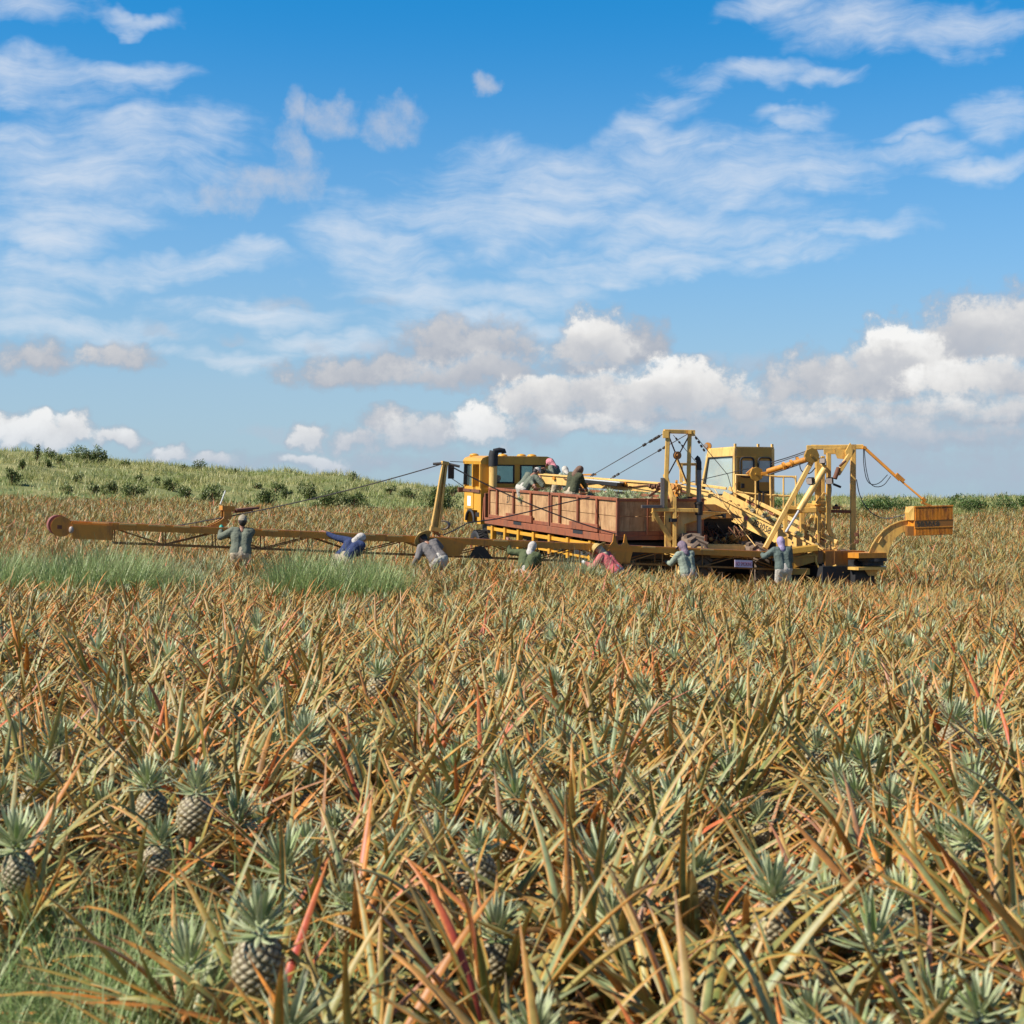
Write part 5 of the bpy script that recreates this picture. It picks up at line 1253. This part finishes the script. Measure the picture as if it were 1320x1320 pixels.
def shrub(px, Y, w, h, mat='shrub', label=None, group=None, name='shrub', dens=1.0, dz=0):
    x = (px-CX)/F*Y; z = gz(x, Y)-.05+dz
    r = empty(name, (x, Y, z), label, 'shrub', group)
    n = int(np.clip(w*h*420, 180, 5200)*dens)
    v, f, c = foliage_mesh('f', (0,0,0), w/2, w/2*.8, h, n, .17, mat, lobes=max(5, int(w*3)))
    mesh_np('foliage', v, f, mat, c, False, parent=r)
    m = MB()
    for i in range(4):
        a = i*1.7; m.tube([V((0,0,0)), V((math.cos(a)*w*.08, math.sin(a)*w*.08, h*.3)), V((math.cos(a)*w*.2, math.sin(a)*w*.2, h*.6))], .05, 6, r1=.015)
    me = m.mesh('stem'); me.materials.append(M['rust']); child('stem', me, r)
    return r
SH = [(48,120,.55,1.9,'thin upright dark shrub on the hill near the left edge'),(60,119,1.2,.8,'small dark bush at the foot of the thin upright shrub on the hill'),
 (76,122,1.1,.8,'small dark bush right of the thin upright shrub on the hill'),(15,101,1.5,1.2,'dark bush low on the hill at the left edge of the picture'),(66,131,1.3,1.0,None),(112,130,3.6,1.5,'broad olive bush breaking the hill skyline at the left'),
 (128,131,1.6,1.5,'dark green bush on the skyline at the right end of the broad olive bush'),(145,102,1.6,1.2,'dark bush at the foot of the hill above the left half of the picking arm'),(120,101,1.0,.9,None),(87,99,.9,.8,None),(180,112,1.2,.9,None),(172,101,2.2,1.1,None),
 (198,136,1.2,.6,None),(200,113,1.1,.8,None),(222,109,1.7,1.0,None),(240,106,1.6,1.0,None),(238,137,1.1,.6,None),(258,137,1.8,1.0,'dark low bush on the skyline of the hill left of the picking arm mast'),(265,105,1.0,.8,None),
 (273,105,2.0,1.6,'dense dark bush on the green slope above the worker in the khaki cap'),(292,138,.7,.6,None),(305,137,1.1,.6,None),(302,103,.7,.6,None),(321,102,.6,.5,None),(346,104,2.2,1.5,'brown and dark green bush on the slope right of the worker in the khaki cap'),
 (369,112,1.1,.8,None),(398,112,1.7,1.3,'dark rounded bush on the slope above the worker in the blue shirt'),(355,114,1.6,.7,None),(424,106,2.8,1.7,'wide dark bush on the slope between the blue-shirted worker and the straw-hatted worker'),
 (456,107,1.9,1.2,'dark bush just right of the wide dark bush on the slope'),(406,105,1.2,.7,None),(456,138,1.0,.9,'lone dark bush on the skyline above the guy cables'),(502,124,1.4,.9,None),(530,123,2.3,1.0,'low olive bush on the far slope left of the leaning mast'),
 (558,108,2.3,2.0,'dark green bush directly behind the leaning mast, left half'),(578,108,2.0,2.0,'dark green bush directly behind the leaning mast, right half'),(563,123,1.3,.7,None),(584,123,1.8,.9,'low dark bush on the far slope by the lorry mirror'),
 (462,113,.9,.6,None),(30,112,.9,.8,None),(160,126,1.0,.7,None),(330,116,.9,.6,None),(100,110,.9,.7,None)]
for px, Y, w, h, lb in SH:
    shrub(px, Y, w, h*.9, 'shrub', lb or 'small dark shrub dotted on the grassy hillside', None if lb else 'small shrubs on the hillside')
shrub(1120, 121, 3.4, 1.05, 'bush', 'low green bush between the lifting frame and the counterweight, left part', None, 'bush')
shrub(1150, 122, 4.8, 1.45, 'bush', 'rounded bright green bush behind the counterweight', None, 'bush')
shrub(1255, 122, 4.2, 1.3, 'bush', 'rounded green bush just right of the counterweight', None, 'bush')
shrub(1304, 122, 3.6, 1.45, 'bush', 'green bush beside the one cut by the right edge', None, 'bush')
shrub(1335, 123, 3.0, 1.4, 'shrub', 'dark olive bush cut by the right edge of the picture', None, 'bush')
shrub(1000, 122, 3.0, .8, 'bush', 'low green bush seen through the railing behind the harvester cab', None, 'bush')
shrub(1232, 138, 1.2, .5, 'shrub', 'tiny dark shrub on the far grassy rise at the right', None)
# ================================================================== SKY, SUN, CAMERA
SUN = V((-.93, -.34, 0)).normalized()*math.cos(R(44))+V((0, 0, math.sin(R(44))))
w = bpy.data.worlds.new('World'); scene.world = w; w.use_nodes = True; nt = w.node_tree
for n in list(nt.nodes): nt.nodes.remove(n)
SK = 'ShaderNodeVectorMath'
def vm(t, op, a, b=None):
    m = node(t, SK, operation=op)
    for i, v in enumerate((a, b)):
        if v is None: continue
        if isinstance(v, (tuple, list)): m.inputs[i].default_value = v
        else: lk(t, v, m.inputs[i])
    return m.outputs['Value'] if op in ('DOT_PRODUCT', 'LENGTH') else m.outputs[0]
def sm(t, v, a, b):
    m = node(t, 'ShaderNodeMapRange', interpolation_type='SMOOTHSTEP'); lk(t, v, m.inputs[0]); m.inputs[1].default_value = a; m.inputs[2].default_value = b
    return m.outputs[0]
def dirdeg(px, py):
    az = math.atan((px-CX)/F); return math.degrees(az), math.degrees(math.atan((HZ-py)/F*math.cos(az)))
PD = 1320/36.0   # roughly pixels per degree
def group(name, fn):
    g = bpy.data.node_groups.new(name, 'ShaderNodeTree')
    g.interface.new_socket('P', in_out='INPUT', socket_type='NodeSocketVector'); g.interface.new_socket('D', in_out='OUTPUT', socket_type='NodeSocketFloat')
    i = g.nodes.new('NodeGroupInput'); o = g.nodes.new('NodeGroupOutput'); g.links.new(fn(g, i.outputs[0]), o.inputs[0]); return g
def blobs(t, p, lst, flat=True):
    # state = (azimuth, elevation, running maximum): one serial chain keeps the shader stack small
    sp0 = node(t, 'ShaderNodeSeparateXYZ'); lk(t, p, sp0.inputs[0])
    c0 = node(t, 'ShaderNodeCombineXYZ'); lk(t, sp0.outputs[0], c0.inputs[0]); lk(t, sp0.outputs[1], c0.inputs[1]); c0.inputs[2].default_value = -9
    st = c0.outputs[0]
    for (px, py, rx, ry) in lst:
        c = dirdeg(px, py); rx_, ry_ = rx/PD, ry/PD
        m = node(t, SK, operation='MULTIPLY_ADD'); lk(t, st, m.inputs[0]); m.inputs[1].default_value = (1/rx_, 1/ry_, 0); m.inputs[2].default_value = (-c[0]/rx_, -c[1]/ry_, 0)
        q = m.outputs[0]
        d = math_(t, 'SUBTRACT', 1.0, vm(t, 'DOT_PRODUCT', q, q))
        if flat: d = math_(t, 'MINIMUM', d, math_(t, 'MULTIPLY_ADD', vm(t, 'DOT_PRODUCT', q, (0, 1, 0)), 2.2, 1.35))
        k = node(t, 'ShaderNodeCombineXYZ'); k.inputs[0].default_value = -999; k.inputs[1].default_value = -999; lk(t, d, k.inputs[2])
        st = vm(t, 'MAXIMUM', st, k.outputs[0])
    return vm(t, 'DOT_PRODUCT', st, (0, 0, 1))
# px, py, rx, ry, brightness, softness (far to near)
CUM = [(1160,606,330,44,.44,1.4),(1000,590,200,26,.46,1.3),(420,596,190,14,.50,1.3),(1130,556,260,40,.34,1.0),(1270,530,130,56,.32,1.0),(1000,535,120,34,.38,.9),(1310,432,56,46,.62,.45),(1250,440,56,48,.66,.4),(1215,455,50,36,.5,.5),
 (1150,458,46,40,1.0,.25),(1190,470,40,34,.85,.35),(1040,488,62,32,.56,.5),(1085,478,40,22,.5,.5),(1135,488,52,38,.55,.35),(1245,490,72,22,.80,.4),(1310,500,40,26,.6,.5),
 (1150,528,180,15,.62,.8),(1270,524,70,13,.7,.7),(1060,545,120,12,.66,.8),(1230,556,130,12,.50,.9),(940,560,80,18,.55,.8),
 (600,446,80,36,.42,.5),(640,452,46,26,.48,.5),(470,479,92,22,.46,.5),(617,484,76,22,.52,.45),(560,486,60,16,.5,.6),
 (765,470,88,18,.30,1.0),(805,448,48,32,.42,.5),(768,434,42,32,.82,.3),(748,450,40,22,.6,.5),
 (790,536,150,22,.40,.7),(705,500,46,15,.78,.4),(683,518,50,20,.68,.4),(870,506,82,34,.88,.3),(915,520,44,24,.7,.4),(765,516,62,30,.60,.35),(840,520,50,24,.62,.4),(752,552,70,15,.74,.6),
 (670,562,50,22,.38,1.0),(560,566,110,18,.44,.9),(500,552,34,20,.5,.5),(548,560,54,18,.66,.5),(620,552,36,27,.92,.3),(400,560,22,20,.8,.35),(458,570,36,13,.64,.6),(407,592,32,8,.8,.5),
 (10,554,40,19,.86,.35),(48,560,42,20,.94,.3),(95,562,28,18,.86,.35),(152,571,30,13,.82,.5),(222,586,28,11,.80,.5),(272,590,24,9,.70,.7),(45,459,40,20,.5,.6),(146,462,46,17,.58,.5)]
FAINT = [(205,428,28,13),(365,397,45,13),(487,396,28,13),(485,448,44,16),(965,470,34,16),(915,470,22,12),(410,445,22,12),(345,565,40,16),(300,440,30,10)]
FRACT = [(385,140,22,38),(378,195,28,40),(345,240,60,26),(300,262,60,20),(430,150,40,26),(505,160,44,30),(390,230,40,24),(624,107,16,14)]
CIR = [(40,110,150,42),(150,100,120,26),(190,170,150,38),(120,215,210,50),(40,300,120,30),(20,380,90,50),(110,345,130,26),(110,420,160,26),(180,25,60,14),(40,10,90,30),
 (720,225,210,46),(900,215,240,60),(1080,220,110,34),(560,270,160,36),(700,280,220,50),(860,290,240,46),(820,340,210,26),(1000,320,130,20),(1120,295,70,20),(500,330,90,50),(560,375,130,34),(680,380,140,30),(450,300,80,40),
 (1110,30,140,38),(1230,40,90,34),(1000,10,90,22),(970,95,110,22),(870,130,60,26),(1060,100,60,16),(820,170,70,30),(930,180,60,16),(1285,150,60,36),(1260,225,80,22),(1180,170,60,14),(1020,150,50,16),
 (300,460,120,16),(90,270,150,30),(250,340,160,24),(640,420,200,24),(330,400,150,22),(1150,200,110,24),(420,440,110,24),(330,330,70,20)]
def warp(t, p, sc, amp, det=3):
    n = noise(t, p, sc, det, .55, 1); return vm(t, 'ADD', p, vm(t, 'MULTIPLY', vm(t, 'SUBTRACT', n, (.5,.5,.5)), (amp, amp, 0)))
def f_cum(t, p):
    n = noise(t, p, 1.0, 8, .64); nm = math_(t, 'MULTIPLY', math_(t, 'SUBTRACT', n, .52), 2.2)
    q = warp(t, warp(t, p, .45, 1.5, 3), 1.6, .45, 3)
    sp0 = node(t, 'ShaderNodeSeparateXYZ'); lk(t, q, sp0.inputs[0])
    st = node(t, 'ShaderNodeCombineXYZ'); lk(t, sp0.outputs[0], st.inputs[0]); lk(t, sp0.outputs[1], st.inputs[1]); st = st.outputs[0]
    lit = math_(t, 'MULTIPLY', nm, 0.0)
    for (px, py, rx, ry, br, so) in CUM:
        c = dirdeg(px, py); rx_, ry_ = rx*1.38/PD, ry*1.40/PD
        m = node(t, SK, operation='MULTIPLY_ADD'); lk(t, st, m.inputs[0]); m.inputs[1].default_value = (1/rx_, 1/ry_, 0); m.inputs[2].default_value = (-c[0]/rx_, -c[1]/ry_, 0); u = m.outputs[0]
        d = math_(t, 'MINIMUM', math_(t, 'SUBTRACT', 1.0, vm(t, 'DOT_PRODUCT', u, u)), math_(t, 'ADD', vm(t, 'DOT_PRODUCT', u, (0, 1.5, 0)), 1.15))
        a = sm(t, math_(t, 'ADD', d, nm), -.28, .30+1.0*so)
        sh = math_(t, 'MULTIPLY_ADD', nm, .22, math_(t, 'ADD', vm(t, 'DOT_PRODUCT', u, (-.09, .17, 0)), br-.02))
        lit = math_(t, 'MULTIPLY_ADD', a, math_(t, 'SUBTRACT', sh, lit), lit)
        k = node(t, 'ShaderNodeCombineXYZ'); k.inputs[0].default_value = -999; k.inputs[1].default_value = -999; lk(t, a, k.inputs[2])
        st = vm(t, 'MAXIMUM', st, k.outputs[0])
    return st, lit
def f_faint(t, p):
    q = warp(t, p, .7, 1.3); n = noise(t, p, 1.1, 6, .6)
    return math_(t, 'MULTIPLY_ADD', math_(t, 'SUBTRACT', n, .52), 2.2, blobs(t, q, FAINT))
def f_fract(t, p):
    q = warp(t, p, .6, 2.2, 4); n = noise(t, p, .9, 8, .62)
    return math_(t, 'MULTIPLY_ADD', math_(t, 'SUBTRACT', n, .52), 3.2, blobs(t, q, FRACT, False))
def f_cir(t, p):
    q = warp(t, p, .35, 2.6, 4)
    mask = blobs(t, q, CIR, False)
    mp = node(t, 'ShaderNodeMapping'); lk(t, warp(t, p, .25, 2.4, 3), mp.inputs[0]); mp.inputs['Rotation'].default_value = (0, 0, R(7)); mp.inputs['Scale'].default_value = (.20, .95, 1)
    n = noise(t, mp.outputs[0], 1.25, 7, .62)
    n3 = noise(t, p, .5, 5, .6)
    v = math_(t, 'MULTIPLY_ADD', math_(t, 'SUBTRACT', n, .5), 2.6, mask)
    return math_(t, 'MULTIPLY_ADD', math_(t, 'SUBTRACT', n3, .5), 1.0, v)
gF, gR, gI = group('faint', f_faint), group('fractus', f_fract), group('cirrus', f_cir)
def use(g, v):
    n = node(nt, 'ShaderNodeGroup'); n.node_tree = g; lk(nt, v, n.inputs[0]); return n.outputs[0]
gen = node(nt, 'ShaderNodeTexCoord').outputs['Generated']
sp = node(nt, 'ShaderNodeSeparateXYZ'); lk(nt, gen, sp.inputs[0])
az = math_(nt, 'MULTIPLY', math_(nt, 'ARCTAN2', sp.outputs[0], sp.outputs[1]), 57.29578)
el = math_(nt, 'MULTIPLY', math_(nt, 'ARCSINE', sp.outputs[2]), 57.29578)
cb = node(nt, 'ShaderNodeCombineXYZ'); lk(nt, az, cb.inputs[0]); lk(nt, el, cb.inputs[1]); p = cb.outputs[0]
sky = node(nt, 'ShaderNodeTexSky', sky_type='NISHITA'); sky.sun_disc = False
sky.sun_elevation = R(44); sky.sun_rotation = math.atan2(SUN.x, SUN.y); sky.air_density = 1.15; sky.dust_density = .5; sky.ozone_density = 3.0
hs = node(nt, 'ShaderNodeHueSaturation'); lk(nt, sky.outputs[0], hs.inputs['Color']); hs.inputs['Saturation'].default_value = SKY_SAT
tint = mixc(nt, 1.0, hs.outputs[0], SKY_TINT, 'MULTIPLY')
el_f = sm(nt, el, 1.0, 18.0)
tint = mixc(nt, 1.0, tint, ramp(nt, math_(nt, 'DIVIDE', el, 60.0), [(0, (.72,.72,.72)), (.07, (.71,.72,.72)), (.14, (.46,.76,.84)), (.30, (.16,.83,.92)), (.55, (.34,.50,.55)), (1, (.36,.44,.47))]), 'MULTIPLY')
tint = mixc(nt, math_(nt, 'MULTIPLY', math_(nt, 'SUBTRACT', 1.0, el_f), .55), tint, SKY_LOW)
W0 = SKY_UNIT
def cc_(r, g, b): return (r*W0, g*W0, b*W0)
# cirrus
dI = use(gI, p); aI = math_(nt, 'MULTIPLY', sm(nt, dI, -.25, 2.0), .74)
c = mixc(nt, aI, tint, cc_(.80, .84, .90))
dR = use(gR, p); aR = math_(nt, 'MULTIPLY', sm(nt, dR, -.5, 2.0), .66)
c = mixc(nt, aR, c, cc_(.66, .66, .70))
dF = use(gF, p); aF = math_(nt, 'MULTIPLY', sm(nt, dF, -.3, 1.6), .55)
c = mixc(nt, aF, c, cc_(.48, .54, .64))
stc, lit = f_cum(nt, p)
aC = vm(nt, 'DOT_PRODUCT', stc, (0, 0, 1))
cl = ramp(nt, lit, [(0, cc_(.36,.41,.50)), (.35, cc_(.44,.475,.545)), (.6, cc_(.60,.61,.64)), (.8, cc_(.80,.79,.78)), (1, cc_(.96,.95,.93))])
# low clouds sink in the bluish air near the horizon
low = math_(nt, 'SUBTRACT', 1.0, sm(nt, el, .4, 4.2))
cl = mixc(nt, math_(nt, 'MULTIPLY', low, .5), cl, cc_(.40, .52, .68))
c = mixc(nt, math_(nt, 'MULTIPLY', aC, .97), c, cl)
bg = node(nt, 'ShaderNodeBackground'); lk(nt, c, bg.inputs[0]); bg.inputs[1].default_value = .1
bg0 = node(nt, 'ShaderNodeBackground'); lk(nt, tint, bg0.inputs[0]); bg0.inputs[1].default_value = .1
# clouds stand only in one part of the sky; elsewhere it is clear blue and cheap to evaluate
inr = math_(nt, 'MULTIPLY', math_(nt, 'LESS_THAN', math_(nt, 'ABSOLUTE', az), 27.0), math_(nt, 'MULTIPLY', math_(nt, 'GREATER_THAN', el, -.2), math_(nt, 'LESS_THAN', el, 21.0)))
mxs = node(nt, 'ShaderNodeMixShader'); lk(nt, inr, mxs.inputs[0]); lk(nt, bg0.outputs[0], mxs.inputs[1]); lk(nt, bg.outputs[0], mxs.inputs[2])
out = node(nt, 'ShaderNodeOutputWorld'); lk(nt, mxs.outputs[0], out.inputs[0])
w.cycles.sampling_method = 'MANUAL'; w.cycles.sample_map_resolution = 512

ld = bpy.data.lights.new('sun', 'SUN'); ld.energy = SUN_E; ld.angle = R(.53); ld.color = (1, .93, .82)
lo = bpy.data.objects.new('sun', ld); COL.objects.link(lo); lo.rotation_euler = SUN.to_track_quat('Z', 'Y').to_euler(); lo.location = (0, 0, 60)

cd = bpy.data.cameras.new('camera'); co = bpy.data.objects.new('camera', cd); COL.objects.link(co)
cd.sensor_width = 36; cd.sensor_fit = 'HORIZONTAL'; cd.lens = F/1320*36
co.location = (0, 0, EYE); co.rotation_euler = (R(90)-math.atan((660-HZ)/F), 0, 0)
cd.clip_start = .05; cd.clip_end = 6000
cd.dof.use_dof = True; cd.dof.focus_distance = 38; cd.dof.aperture_fstop = 5.6
scene.camera = co
vs = scene.view_settings; vs.view_transform = 'Standard'; vs.look = 'None'; vs.exposure = EXPO; vs.gamma = 1
scene.render.engine = 'CYCLES'
scene.cycles.max_bounces = 6; scene.cycles.transparent_max_bounces = 12
